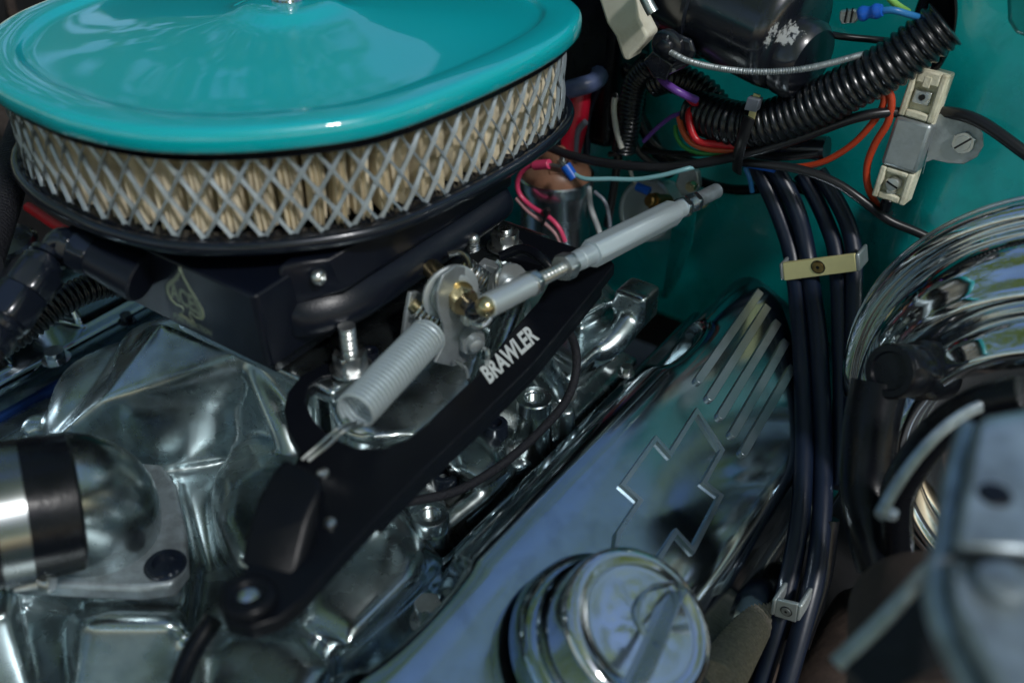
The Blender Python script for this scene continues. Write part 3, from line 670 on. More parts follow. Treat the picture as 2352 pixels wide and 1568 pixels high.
mb = MB(); mb.cyl(cc+dd*.8, cc+dd*1.35, .34, .34, 18); mb.ball(cc+dd*1.6, .45, 18, 12); obj('ball_stud', mb, 'black_anod', tl)
mb = MB(); mb.cyl(cc-dd*3, cc-dd*.3, .5, .5, 20, .05); hexnut(mb, cc-dd*1.4, dd, .9, .6); obj('shaft', mb, 'zinc_yellow', tl)
def spring(a, b, R_, wr, n, nm, m, par, core=None):
    mb = MB(); mb.coil(a, b, R_, wr, n); o = obj(nm, mb, m, par)
    if core: c = MB(); c.cyl(a-(b-a)*.2, b+(b-a)*.3, R_*.6, R_*.6, 16); obj('spring_core', c, core, par)
spring(L(1072, 618, -28.2), L(1134, 664, -27), .52, .085, 9, 'shaft_spring', 'zinc', tl, 'zinc_yellow')
spring(L(958, 705, -28), L(1012, 752, -27), .5, .09, 6, 'shaft_spring', 'zinc', tl, 'zinc_yellow')
mb = MB(); q = [L(x, y, -28.6) for x, y in [(935, 668), (952, 666), (962, 672), (958, 715), (945, 768), (925, 788), (918, 770), (925, 720)]]; mb.prism(q, AV*.25); obj('stop_lever', mb, 'galv', tl, bev=.06)
mb = MB(); q = [L(x, y, -28.6) for x, y in [(972, 655), (992, 640), (1012, 652), (1006, 680), (988, 688), (974, 672)]]; mb.prism(q, AV*.4); obj('stop_tab', mb, 'zinc', tl, bev=.05)
# u-shaped bracket and washers by the far spring
mb = MB(); mb.tube([L(1030, 585, -28.6), L(1055, 580, -28.2), L(1072, 592, -27.8), L(1078, 615, -27.6)], .16, 8, .3, flat=2.2); obj('bent_strap', mb, 'zinc', tl)
mb = MB(); mb.prism([P(x, y, 9.9) for x, y in [(1092, 610), (1112, 590), (1165, 608), (1172, 622), (1160, 625), (1114, 607), (1098, 622)]], -AZ3*.8); obj('bent_bracket', mb, 'galv', tl, bev=.06)
c = L(1163, 650, -26.2); mb = MB(); mb.lathe([(1.15, 0), (1.15, .12), (.5, .12), (.5, .05)], c, AV-AU*.5, 32); mb.lathe([(.5, 0), (.52, .4), (.4, .5), (.2, .5)], c, AV-AU*.5, 24); obj('slotted_disc', mb, 'galv', tl)
mb = MB(); mb.tube([L(1140, 600, -26.5), L(1150, 612, -26.2), L(1140, 640, -26), L(1143, 690, -26)], .13, 8, .3); obj('spring_tail', mb, 'zinc', tl)
mb = MB(); mb.lathe([(.35, 0), (.35, .3), (.25, .35), (.14, .35), (.14, .2), (.01, .2)], L(1092, 722, -25.9), dd, 20); obj('pivot', mb, 'zinc', tl)
mb = MB(); mb.lathe([(.42, 0), (.42, .3), (.3, .4), (.01, .4)], L(1074, 726, -25.9), dd, 20); obj('pivot', mb, 'satin_alu', tl)
mb = MB(); c = L(1080, 780, -26); hexnut(mb, c-dd*.2, dd, .72, .6); mb.lathe([(.42, .6), (.38, .9), (.2, 1.0)], c-dd*.2, dd, 20); obj('hex_screw', mb, 'galv', tl)
mb = MB(); mb.tube([L(1078, 742, -25.6), L(1100, 750, -25.4), L(1120, 738, -25.2), L(1130, 715, -25.2)], .16, 8, .2); obj('clip', mb, 'zinc', tl)
mb = MB(); mb.tube([P(1046, 828, 8), P(1062, 840, 8.3), P(1074, 855, 8.3), P(1076, 872, 8.3)], .1, 6, .2); mb.tube([P(1112, 800, 8.5), P(1120, 808, 9.2), P(1118, 838, 8.4)], .12, 6, .2); obj('wire_clip', mb, 'zinc', tl)
mb = MB(); mb.coil(P(1082, 545, 11.2), P(1087, 575, 10.5), .32, .07, 6); obj('idle_screw_spring', mb, 'zinc', tl)
mb = MB(); mb.ball(P(1087, 550, 11.3), .36, 14, 8); obj('idle_screw', mb, 'zinc', tl)

# big return spring, throw end towards the camera
rsp = thing('return_spring', 'long grey tightly wound throttle return spring with its open end facing the viewer', 'spring', P(900, 860, 10))
SA_, SB_ = L(985, 768, -26.6), L(815, 945, -25.5)
mb = MB(); mb.coil(SA_, SB_, .84, .10, 25, 7, 26); obj('coils', mb, 'anodised', rsp)
mb = MB(); mb.tube([SB_+AZ3*-.6, P(775, 985, 10), P(735, 1020, 9.4), P(693, 1055, 9)], .085, 7, .3); mb.tube([SB_+V((.3, 0, -.7)), P(790, 990, 10), P(750, 1025, 9.4), P(708, 1058, 9)], .085, 7, .3); obj('hook_wire', mb, 'zinc', rsp)

# ================================================================== ADJUSTABLE LINKAGE ROD
lr = thing('linkage_rod', 'pale grey hexagonal turnbuckle rod with threaded ends and lock nuts crossing above the bracket', 'linkage rod', P(1400, 570, 10))
A_, B_ = P(1108, 708, 12.2), P(1650, 436, 9.6)
on = lambda x: online(A_, B_, x); d = (B_-A_).normalized()
def seg_(x0, x1, r, nm, m, r2=None, ch=.05, seg=28):
    mb = MB(); mb.cyl(on(x0), on(x1), r, r2, seg, ch); obj(nm, mb, m, lr)
seg_(1118, 1216, .58, 'rod_end', 'satin_alu'); seg_(1216, 1222, .62, 'washer', 'zinc')
mb = MB(); mb.ball(on(1116), .5, 16, 10); obj('ball_socket', mb, 'zinc_yellow', lr)
mb = MB(); hexnut(mb, on(1214), d, .66, (on(1230)-on(1214)).length); obj('lock_nut', mb, 'zinc', lr)
mb = MB(); mb.tube([on(1228), on(1296)], .37, 18, .018, rf=thread(.37, .085)); obj('threaded_stud', mb, 'zinc', lr)
mb = MB(); hexnut(mb, on(1290), d, .72, (on(1310)-on(1290)).length, rot=.25); obj('lock_nut', mb, 'zinc', lr)
seg_(1308, 1330, .53, 'collar', 'anodised'); seg_(1330, 1366, .55, 'collar', 'anodised')
mb = MB(); hexnut(mb, on(1356), d, .78, (on(1545)-on(1356)).length, rot=.42); obj('hex_body', mb, 'anodised', lr)
seg_(1540, 1566, .52, 'collar', 'anodised')
mb = MB(); hexnut(mb, on(1564), d, .66, (on(1573)-on(1564)).length); obj('lock_nut', mb, 'chrome_soft', lr)
seg_(1572, 1590, .34, 'threaded_stud', 'chrome_soft')
mb = MB(); hexnut(mb, on(1589), d, .62, (on(1597)-on(1589)).length); obj('lock_nut', mb, 'chrome_soft', lr)
seg_(1596, 1646, .46, 'rod_end', 'steel_grey')
fk = thing('pedal_arm', 'greasy steel pedal arm with small yellow bolts at the far end of the linkage rod', 'lever', P(1590, 430, 9))
mb = MB(); mb.prism([F(x, y, 57.5) for x, y in [(1560, 395), (1585, 382), (1602, 398), (1606, 430), (1590, 455), (1565, 450), (1550, 425)]], AU*.5); obj('arm', mb, 'galv', fk, bev=.08)
for x, y in ((1592, 425), (1618, 462)):
    mb = MB(); hexnut(mb, F(x, y, 57.0), -AU, .36, .5); obj('bolt', mb, 'zinc_yellow', fk)

# ================================================================== FIREWALL EQUIPMENT
# --- ignition coil
c0 = P(1280, 620, -1)
IC = F(1278, 404, 55.0)
ig = thing('ignition_coil', 'chrome ignition coil with tan terminal cap right of the air cleaner', 'ignition coil', IC-AZ3*11)
mb = MB(); mb.lathe([(2.5, -11), (2.55, -1.1), (2.62, -.9), (2.7, -.5), (2.72, .1), (2.6, .2), (2.5, .1)], IC, AZ3, 40, cap0=False); obj('can', mb, 'chrome_soft', ig)
mb = MB(); mb.lathe([(2.45, .0), (2.4, .5), (2.1, 1.0), (1.3, 1.5), (1.25, 2.5), (1.1, 2.7), (.01, 2.7)], IC, AZ3, 32); mb.box(IC+V((.1, -1.5, .8)), V((.7, 0, 0)), V((0, .5, 0)), V((0, 0, .45))); obj('terminal_cap', mb, 'tan_plastic', ig, bev=.1)
tp = IC+V((.35, -1.3, 1.5))
mb = MB(); hexnut(mb, tp, AZ3, .4, .35); mb.cyl(tp, tp+AZ3*.8, .2, .2, 12); obj('terminal_nut', mb, 'zinc', ig)
mb = MB(); mb.cyl(IC+AZ3*2.5, IC+AZ3*3.9, .95, .8, 24, .1); obj('grey_tower', mb, 'black_rubber', ig)
# crimped wires on the coil
uu = 51.6
wire('coil_wire', 'pink wire with a pink crimp looping down from the coil terminal', [F(1243, 380, uu), F(1215, 382, uu), F(1195, 400, uu), F(1188, 425, uu), F(1196, 450, uu), F(1222, 475, uu), F(1262, 500, uu), F(1285, 525, uu), F(1298, 555, uu)], .17, 'wire_pink')
wire('coil_wire', 'pale pink wire running below the brighter pink coil wire', [F(1186, 455, uu), F(1215, 487, uu), F(1250, 512, uu), F(1275, 535, uu), F(1288, 560, uu)], .15, 'wire_pale_pink')
cr = thing('crimp_terminal', 'pink insulated crimp terminal on the coil cap', 'terminal', F(1240, 378, uu))
mb = MB(); mb.cyl(F(1227, 380, uu), F(1262, 377, uu), .33, .33, 18, .03); obj('sleeve', mb, 'wire_pink', cr)
mb = MB(); mb.cyl(F(1262, 378, uu), F(1285, 382, uu), .12, .12, 10); obj('tongue', mb, 'zinc', cr)
cr = thing('crimp_terminal', 'blue insulated crimp terminal next to the pink one on the coil', 'terminal', F(1310, 392, uu))
mb = MB(); mb.cyl(F(1298, 380, uu), F(1319, 410, uu), .38, .34, 18, .03); obj('sleeve', mb, 'wire_blue', cr)
wire('coil_wire', 'pale cyan wire sweeping right from the blue coil crimp', [F(1319, 400, uu), F(1345, 411, uu), F(1400, 411, uu+.5), F(1460, 412, uu+1), F(1520, 403, uu+1.5), F(1590, 385, uu+2.5), F(1640, 378, 57)], .15, 'wire_pale_cyan')
wire('vacuum_pipe', 'thin clear grey pipe dropping in front of the chrome coil', [F(1365, 440, 54), F(1390, 465, 54), F(1400, 510, 54), F(1400, 560, 54)], .14, 'wire_grey', 'pipe')
mb = MB(); mb.cyl(F(1260, 482, uu-.3), F(1245, 520, uu-.3), .14, .1, 8); mb.ball(F(1256, 486, uu-.1), .3, 10, 8); obj('cable_tie', mb, 'wire_black', None, 'small black tie holding the two pink coil wires together', 'cable tie')
# --- silver round canister with brass switch
rc = thing('round_canister', 'dull silver round can with a brass switch behind the linkage rod', 'canister', F(1480, 480, 59.5))
ax = (-AU+AZ3*.45+V((-.2, 0, 0))).normalized(); c = F(1482, 482, 59)
mb = MB(); mb.lathe([(2.2, -2.5), (2.3, -.2), (2.28, 0), (2.1, .12), (1.95, .08), (1.9, .0), (.01, .05)], c, ax, 44); obj('can', mb, 'satin_alu', rc)
mb = MB(); c2 = F(1507, 462, 57); hexnut(mb, c2, ax, .6, .5); mb.lathe([(.42, .5), (.4, .9), (.3, 1.0)], c2, ax, 18); mb.cyl(c2-ax*1.5, c2, .5, .5, 16); obj('switch', mb, 'brass', rc)
cr = thing('crimp_terminal', 'bright blue crimp terminal on the brass switch behind the rod', 'terminal', F(1475, 435, 57))
mb = MB(); mb.cyl(F(1462, 428, 57), F(1492, 440, 57), .3, .32, 16, .03); obj('sleeve', mb, 'wire_blue', cr)
wire('switch_wire', 'pale tan wire dropping to the blue crimp of the brass switch', [F(1446, 370, 57), F(1450, 400, 57), F(1462, 427, 57)], .13, 'wire_white')
# --- wiper motor
wm = thing('wiper_motor', 'black wiper motor can with flaking paint at the top of the firewall', 'wiper motor', F(1700, 200, 58))
WA, WB = F(1540, -66, 57.5), F(1836, 82, 55.5); d = (WB-WA).normalized()
LN = (WB-WA).length
mb = MB(); mb.lathe([(3.5, 0), (3.55, LN*.40), (3.75, LN*.41), (3.75, LN*.44), (3.55, LN*.45), (3.5, LN*.9), (3.35, LN*.97), (2.9, LN), (.01, LN)], WA, d, 56); obj('can', mb, 'black_gloss', wm, ang=50)
mb = MB(); mb.lathe([(2.3, LN*.98), (2.3, LN+.7), (2.0, LN+1.1), (.01, LN+1.2)], WA-AZ3*1.2, d, 36); obj('end_cap', mb, 'black_gloss', wm)
mb = MB(); mb.hull([F(x, y, u) for x, y in [(1505, 105), (1540, 70), (1590, 90), (1600, 120), (1585, 150), (1530, 175), (1495, 150)] for u in (52.0, 56)]); obj('gearbox', mb, 'black_gloss', wm, bev=.3, seg=3)
mb = MB(); mb.lathe([(.95, 0), (.95, .3), (.8, .4), (.5, .4), (.45, .65), (.2, .75)], F(1536, 104, 52.0), -AU, 24); obj('boss', mb, 'black_gloss', wm)
mb = MB(); mb.hull([F(x, y, u) for x, y in [(1478, 140), (1500, 118), (1548, 150), (1530, 185), (1500, 178)] for u in (51.5, 55)]); obj('connector_block', mb, 'black_gloss', wm, bev=.12)
la = thing('wiper_lever', 'cream plastic lever hanging beside the black wiper motor', 'lever', F(1450, 60, 52))
mb = MB(); mb.prism([F(x, y, 53) for x, y in [(1395, -40), (1490, -40), (1495, 30), (1515, 68), (1508, 82), (1478, 112), (1472, 125), (1458, 122), (1452, 108), (1440, 70), (1420, 40)]], -AU*1.4); obj('arm', mb, 'white_plastic', la, bev=.25, seg=3)
mb = MB(); mb.tube([F(1470, -30, 51), F(1490, 12, 51), F(1500, 30, 51)], .35, 10, .4); obj('spring_clip', mb, 'zinc', la)
# --- convoluted looms
def loom(nm, label, pts, r, pitch=.42, amp=.13, sl=None):
    mb = MB(); mb.tube(pts, r, 26, pitch/7, rf=lambda l: r-amp*(.5-.5*math.cos(2*math.pi*l/pitch))**1.6)
    return obj(nm, mb, 'loom_plastic', None, label, 'cable loom', ang=180)
LP = [F(2172, 55, 56.8), F(2105, 106, 56.3), F(2040, 152, 55.9), F(1960, 196, 55.6), F(1880, 238, 55.4), F(1800, 271, 55.3), F(1740, 286, 55.3), F(1690, 284, 55.4), F(1645, 272, 55.8), F(1600, 255, 56.5)]
loom('wiring_loom', 'thick black corrugated wiring loom curving up into the firewall grommet', LP, 1.38, .46, .17)
loom('wiring_loom', 'thinner black corrugated loom passing under the wiper motor', [F(1660, 262, 57.3), F(1620, 215, 57.3), F(1580, 190, 57.2), F(1535, 180, 57), F(1500, 190, 57)], .98, .36, .12)
loom('wiring_loom', 'black corrugated loom hanging upright left of the firewall wires', [F(1492, 150, 56.5), F(1462, 185, 56.4), F(1450, 230, 56.2), F(1443, 290, 56), F(1432, 345, 56)], .82, .27, .09)
loom('wiring_loom', 'black corrugated tube emerging beside the fuel fitting at the left', [P(300, 650, 6), P(240, 652, 6.3), P(180, 672, 6.5), P(120, 706, 6.3), P(50, 760, 5.6), P(-20, 800, 5)], .85, .36, .12)
gr = thing('grommet', 'large black rubber grommet where the thick loom enters the firewall', 'grommet', F(2160, 80, 58.5))
mb = MB(); ring = []
gc = F(2145, 70, 58.6)
for k_, (s, h) in enumerate([(1.0, -.4), (1.05, .1), (1.0, .5), (.9, .6), (.82, .3), (.6, .1), (.01, 0)]):
    ring.append([hit(2145+math.cos(a)*48*s-math.sin(a)*22*s, 60+math.sin(a)*112*s+math.cos(a)*10*s, AU*(58.6-h), AU) for a in np.linspace(0, 2*math.pi, 49)[:-1]])
mb.rings(ring, True, False, True); obj('rubber', mb, 'black_rubber', gr, ang=180)
# --- spade terminal on blue wire
sp = thing('spade_terminal', 'loose blue-sleeved spade terminal pointing left near the top edge', 'terminal', F(1975, 35, 55))
mb = MB(); mb.prism([F(x, y, 55) for x, y in [(1934, 22), (1966, 18), (1975, 24), (1976, 42), (1968, 50), (1937, 53), (1932, 40)]], -AU*.35); obj('blade', mb, 'zinc', sp, bev=.08)
for x in (1943, 1956):
    mb = MB(); mb.box(F(x, 36, 54.6), AZ3*.38, AV*.04, AU*.03); obj('slot', mb, 'black_rubber', sp)
mb = MB(); mb.tube([F(1975, 34, 54.8), F(1990, 30, 54.8), F(2004, 28, 54.8), F(2026, 24, 54.8)], .4, 16, .05, rf=lambda l: .36+.05*math.sin(l*9)); obj('sleeve', mb, 'wire_blue', sp)
wire('signal_wire', 'bright blue wire from the loose spade terminal into the grommet', [F(2020, 26, 55), F(2050, 24, 55), F(2085, 33, 55.5), F(2125, 45, 56.5)], .18, 'wire_light_blue')
wire('signal_wire', 'lime green wire entering the top of the grommet', [F(2030, -20, 56), F(2055, 8, 56), F(2085, 28, 57)], .19, 'wire_lime')
wire('metal_cable', 'thin spiral-wound steel cable in front of the wiper motor', [F(1540, 120, 51.5), F(1580, 140, 51.3), F(1640, 155, 51.2), F(1710, 164, 51.2), F(1780, 165, 51.6), F(1850, 158, 52.3), F(1910, 145, 53.8), F(1965, 130, 55.2), F(2020, 118, 57)], .16, 'galv', 'cable', step=.03,
     rf=lambda l: .165+.03*math.sin(l*2*math.pi/.13))
wire('taped_wire', 'short taped black wire behind the wiper motor end', [F(1862, 62, 57), F(1885, 74, 57), F(1930, 84, 57), F(2010, 92, 58), F(2040, 95, 58)], .2, 'wire_black')
# --- firewall wires (pixel tracks on cross planes)
def W(label, tr, r, m, nm='wire_run', cat='wire'): return wire(nm, label, [F(*p) for p in tr], r, m, cat)
W('red wire bending out of the loom above the orange and green ones', [(1592, 250, 55.5), (1582, 262, 55), (1588, 300, 54.6), (1605, 325, 54.6), (1650, 332, 54.8), (1700, 336, 55)], .24, 'wire_red')
W('orange wire curving between the red and the green wires', [(1560, 270, 55.5), (1568, 300, 55), (1588, 328, 54.8), (1625, 342, 55), (1680, 346, 55.2), (1730, 345, 55.5)], .2, 'wire_orange')
W('green wire curving lowest of the three coloured wires', [(1552, 290, 55.6), (1553, 310, 55.2), (1568, 335, 55), (1600, 350, 55), (1640, 352, 55.2), (1700, 338, 55.6), (1730, 330, 55.8)], .15, 'wire_green')
W('purple wire draped over the loom under the wiper motor', [(1515, 175, 54), (1530, 192, 53.6), (1560, 212, 53.6), (1600, 230, 54.5)], .24, 'wire_purple')
W('thin purple wire running down to the left below the loom', [(1565, 260, 56), (1540, 270, 56), (1505, 298, 56), (1478, 325, 56)], .15, 'wire_purple')
W('short red wire under the purple one', [(1578, 222, 55), (1592, 236, 55.2), (1605, 242, 55.5)], .2, 'wire_dark_red')
W('long black cable sweeping from the air cleaner across to the resistor', [(1225, 325, 53), (1260, 338, 53), (1310, 357, 53), (1380, 373, 53.2), (1460, 382, 53.5), (1540, 383, 54), (1640, 370, 54.5), (1740, 347, 54.8), (1850, 312, 55.3), (1960, 272, 56), (2040, 258, 57), (2100, 262, 58.2)], .3, 'wire_black', 'black_cable', 'cable')
W('black cable leaving the resistor toward the right edge', [(2150, 258, 58.5), (2200, 262, 58), (2260, 285, 57.6), (2352, 350, 57), (2400, 385, 57)], .35, 'wire_black', 'black_cable', 'cable')
W('dark grey cable running level behind the coloured wires', [(1400, 355, 57), (1450, 348, 57), (1500, 348, 57), (1560, 353, 57), (1650, 352, 57), (1760, 350, 57)], .2, 'wire_black', 'black_cable', 'cable')
W('black cable falling from the tie toward the chrome booster', [(1700, 372, 55.5), (1760, 378, 55.6), (1840, 390, 56), (1920, 420, 56.3), (1980, 460, 56.5), (2040, 505, 57), (2110, 535, 57.5), (2200, 580, 58)], .28, 'wire_black', 'black_cable', 'cable')
W('orange-red wire arcing from the loom down to the left of the resistor', [(2025, 210, 57), (2030, 235, 57), (2010, 275, 57), (1960, 330, 57), (1900, 368, 57), (1850, 382, 57), (1810, 384, 57)], .2, 'wire_orange_red')
W('orange-red wire hanging down beside the ballast resistor', [(2038, 205, 57), (2048, 230, 57), (2040, 280, 57), (2010, 330, 57), (1992, 380, 57), (1994, 430, 57), (2020, 480, 57.4)], .22, 'wire_orange_red')
W('blue taped wire under the cable tie', [(1692, 372, 56), (1730, 378, 56), (1780, 388, 56)], .26, 'wire_blue')
W('thin light blue wire dropping from the tie', [(1712, 385, 56.5), (1722, 410, 56.5), (1728, 440, 56.8)], .16, 'wire_light_blue')
W('white wire hanging beside the upright loom', [(1412, 225, 55.5), (1410, 255, 55.3), (1416, 300, 55.2), (1428, 340, 55.2)], .2, 'wire_white')
W('black taped bundle lying on the firewall behind the wires', [(1735, 330, 58), (1800, 338, 57.8), (1850, 338, 57.8), (1900, 342, 57.8)], .75, 'black_gloss', 'taped_bundle', 'wire bundle')
W('crinkled dark foil cable hanging left of the looms', [(1378, 200, 57), (1360, 240, 57), (1350, 290, 57), (1348, 340, 57), (1345, 380, 57)], .26, 'blue_rubber', 'dark_cable', 'cable')
W('dark grey wire lying over the red coil boot', [(1345, 280, 55), (1328, 300, 55), (1322, 340, 55), (1325, 370, 55)], .22, 'wire_grey')
W('slate blue vacuum hose hooking round behind the air cleaner', [(1280, 212, 54.5), (1330, 200, 55), (1365, 188, 56), (1378, 170, 57), (1365, 152, 58.5), (1345, 160, 60)], .62, 'wire_slate', 'vacuum_hose', 'hose')
W('crimson rubber boot rising from the coil tower', [(1300, 350, 55.3), (1312, 300, 55.5), (1320, 250, 55.8), (1324, 205, 56.2)], 1.05, 'wire_dark_red', 'coil_boot', 'boot')
W('black ignition lead arching over the dark corner by the wiper arm', [(1335, 60, 58), (1380, 110, 58), (1440, 160, 58.5), (1500, 190, 59)], .5, 'black_rubber', 'ignition_lead', 'lead')
W('black ignition lead nearest the teal lid corner', [(1330, 110, 58), (1390, 150, 58.5), (1450, 240, 59), (1500, 330, 60), (1540, 400, 61)], .5, 'black_rubber', 'ignition_lead', 'lead')
W('dark pipe crossing low behind the pedal arm', [(1600, 415, 59.5), (1660, 432, 59.5), (1720, 436, 59.5), (1800, 425, 59.5), (1860, 440, 59.5)], .35, 'black_rubber', 'dark_pipe', 'pipe')
W('black ignition lead low on the firewall behind the linkage', [(1480, 330, 60), (1560, 380, 60.5), (1600, 400, 60.5)], .4, 'black_rubber', 'ignition_lead', 'lead')
for k_, (tr, r_) in enumerate([([(1340, 140, 58), (1400, 200, 57.5), (1440, 290, 57), (1470, 350, 57), (1540, 400, 58)], .28),
        ([(1480, 120, 57), (1455, 200, 57), (1475, 290, 57), (1520, 345, 57.5), (1600, 372, 58)], .22), ([(1390, 240, 58), (1420, 330, 58), (1410, 430, 57.5), (1395, 520, 57)], .3),
        ([(1640, 300, 57.5), (1700, 345, 57.5), (1790, 360, 57), (1880, 352, 57.2)], .25)]):
    W(['dark wire looping from the heater box down behind the coil wires', 'thin dark wire beside the upright loom', 'dark wire dropping behind the grey pipe by the chrome coil', 'dark wire under the bend of the thick loom'][k_], tr, r_, 'wire_black', 'wire_run')
W('thin clear pipe rising beside the chrome coil can', [(1352, 430, 55), (1358, 480, 55), (1376, 530, 55), (1380, 560, 55)], .2, 'clear_pipe', 'breather_pipe', 'pipe')
# cable tie round the loom
ct = thing('cable_tie', 'black cable tie with olive tail strapped round the thick loom', 'cable tie', F(1720, 290, 55))
mb = MB(); mb.box(F(1731, 238, 53.8), (F(1745, 241, 53.8)-F(1731, 238, 53.8)), AU*.3, (F(1727, 252, 53.8)-F(1731, 238, 53.8))); obj('head', mb, 'wire_grey', ct, bev=.05)
mb = MB(); mb.prism([F(x, y, 53.9) for x, y in [(1731, 215), (1746, 220), (1728, 290), (1714, 285)]], AU*.12); obj('tail', mb, 'gold_pad', ct)
mb = MB(); mb.tube([F(1722, 270, 53.8), F(1705, 320, 53.8), F(1695, 360, 54.3), F(1692, 395, 55)], .12, 8, .3, flat=3.2); obj('strap', mb, 'wire_black', ct)

# --- ballast resistor
br = thing('ballast_resistor', 'worn cream ceramic ballast resistor in a steel bracket on the teal panel', 'resistor', F(2100, 300, 58))
O = F(2098, 300, 57.6)
T_, B_ = F(2147, 158, 58.2), F(2047, 455, 57.0)
ra = (B_-T_).normalized(); rw = (F(2190, 305, 57.6)-F(2100, 290, 57.6)); rw = (rw-ra*rw.dot(ra)).normalized(); rn = ra.cross(rw)
rn = rn if rn.dot(AU) < 0 else -rn
LB = (B_-T_).length; HW = .98; mid = (T_+B_)/2
def rb(a0, a1, w0, w1, n0, n1, nm, m, bev=.08, par=None):
    mb = MB(); mb.box(T_+ra*(a0+a1)/2+rw*(w0+w1)/2+rn*(n0+n1)/2, ra*(a1-a0)/2, rw*(w1-w0)/2, rn*(n1-n0)/2); return obj(nm, mb, m, par or br, bev=bev)
rb(.05, LB, -HW, HW, -.8, .35, 'ceramic_body', 'ceramic', .12)
for a0, a1 in ((.05, 2.75), (LB-1.9, LB)):   # walls round each terminal well
    for q in (-1, 1): rb(a0, a1, q*HW if q < 0 else HW-.36, -HW+.36 if q < 0 else HW, .33, .78, 'well_wall', 'ceramic', .1)
    rb(a0+.01, a0+.75 if a0 < 1 else a0+.3, -HW+.34, HW-.34, .32, .775, 'well_wall', 'ceramic', .1)
    rb(a1-.42, a1-.01, -HW+.34, HW-.34, .32, .76, 'well_wall', 'ceramic', .1)
rb(.35, .95, -.2, .2, .6, .80, 'well_groove', 'ceramic', .03)
rb(2.8, LB-1.95, -HW-.06, HW+.06, -.85, .84, 'sleeve', 'galv', .22)
rb(1.15, 1.9, -.5, .45, .34, .7, 'terminal', 'zinc', .06)
mb = MB(); mb.lathe([(.32, .0), (.32, .14), (.2, .14), (.18, -.1)], T_+ra*1.5+rn*.68, rn, 18); tey = obj('threaded_eye', mb, 'galv', br)
mb = MB(); mb.lathe([(.16, .151), (.01, .152)], T_+ra*1.5+rn*.68, rn, 18); obj('bore', mb, 'black_rubber', tey)
cs = T_+ra*(LB-1.05)+rn*.5
mb = MB(); mb.lathe([(.46, 0), (.46, .25), (.36, .42), (.01, .45)], cs, rn, 22); tsc = obj('terminal_screw', mb, 'zinc', br)
mb = MB(); mb.box(cs+rn*.46, (rw+ra*.3).normalized()*.36, (ra-rw*.3).normalized()*.05, rn*.02); obj('screw_slot', mb, 'black_rubber', tsc)
mb = MB(); mb.prism([cs+rn*.02+ra*a+rw*b for a, b in [(-.1, -.35), (-.1, .35), (.3, .3), (.75, .2), (1.0, .2), (1.0, -.2), (.75, -.2), (.3, -.3)]], rn*.1); obj('ring_terminal', mb, 'zinc', br)
mb = MB(); mb.cyl(cs+ra*.95+rn*.06, cs+ra*1.75-rn*.1, .3, .27, 16, .04); obj('boot', mb, 'black_rubber', br)
tabp = [(2150, 268), (2165, 258), (2210, 262), (2240, 280), (2258, 305), (2260, 335), (2245, 360), (2215, 376), (2180, 374), (2145, 366), (2128, 372), (2120, 400)]
mb = MB(); mb.prism([hit(x, y, T_-rn*.3, rn) for x, y in tabp], rn*.16); obj('mounting_tab', mb, 'galv', br, bev=.04)
bc = hit(2215, 327, T_-rn*.12, rn)
mb = MB(); hexnut(mb, bc, rn, .64, .32); mb.lathe([(.42, .32), (.4, .40), (.3, .40)], bc, rn, 20); sbt = obj('slotted_bolt', mb, 'zinc', br)
mb = MB(); mb.box(bc+rn*.405, (ra*.75-rw*.66).normalized()*.5, (ra*.66+rw*.75).normalized()*.055, rn*.02); obj('bolt_slot', mb, 'dark_iron', sbt)
W('short black stub of wire at the foot of the resistor', [(2036, 462, 57), (2032, 478, 57.3), (2040, 490, 57.8)], .3, 'wire_black')

# --- heater hoses and their clamps
hoses = [([(1728, 372, 58), (1762, 430, 57.6), (1792, 500, 57.2), (1815, 570, 56.8), (1826, 640, 55.8), (1838, 760, 53), (1845, 900, 49.5), (1846, 1040, 46), (1838, 1180, 43), (1815, 1320, 40.5), (1786, 1440, 38.5), (1748, 1568, 36.5), (1730, 1640, 35.5)], 'front left heater hose running under both clamps'),
         ([(1762, 362, 58), (1800, 420, 57.6), (1832, 490, 57.2), (1852, 570, 56.8), (1862, 640, 55.8), (1878, 760, 53), (1886, 900, 49.8), (1890, 1040, 46.6), (1888, 1180, 43.6), (1872, 1320, 40.8), (1842, 1440, 38.6), (1806, 1568, 36.5), (1788, 1640, 35.5)], 'second heater hose from the left, side by side with the first')]
for tr, lb in hoses: wire('heater_hose', 'dark blue rubber hose, '+lb, [F(*p) for p in tr], .56, 'blue_rubber', 'hose', 'rubber hoses held by the clamps', seg=16)
hoses2 = [([(1840, 400, 59), (1870, 450, 58.6), (1898, 510, 58), (1918, 570, 57.2), (1925, 640, 56), (1930, 780, 53), (1932, 950, 49.5), (1925, 1120, 46)], 'third from the left through the yellow clamp'),
          ([(1880, 395, 59), (1915, 450, 58.6), (1945, 510, 58), (1960, 570, 57.2), (1962, 640, 56), (1960, 780, 53), (1955, 950, 49.5), (1945, 1120, 46)], 'rightmost through the yellow clamp')]
for tr, lb in hoses2: wire('heater_hose', 'black rubber hose, '+lb, [F(*p) for p in tr], .52, 'blue_rubber', 'hose', 'rubber hoses held by the clamps', seg=16)
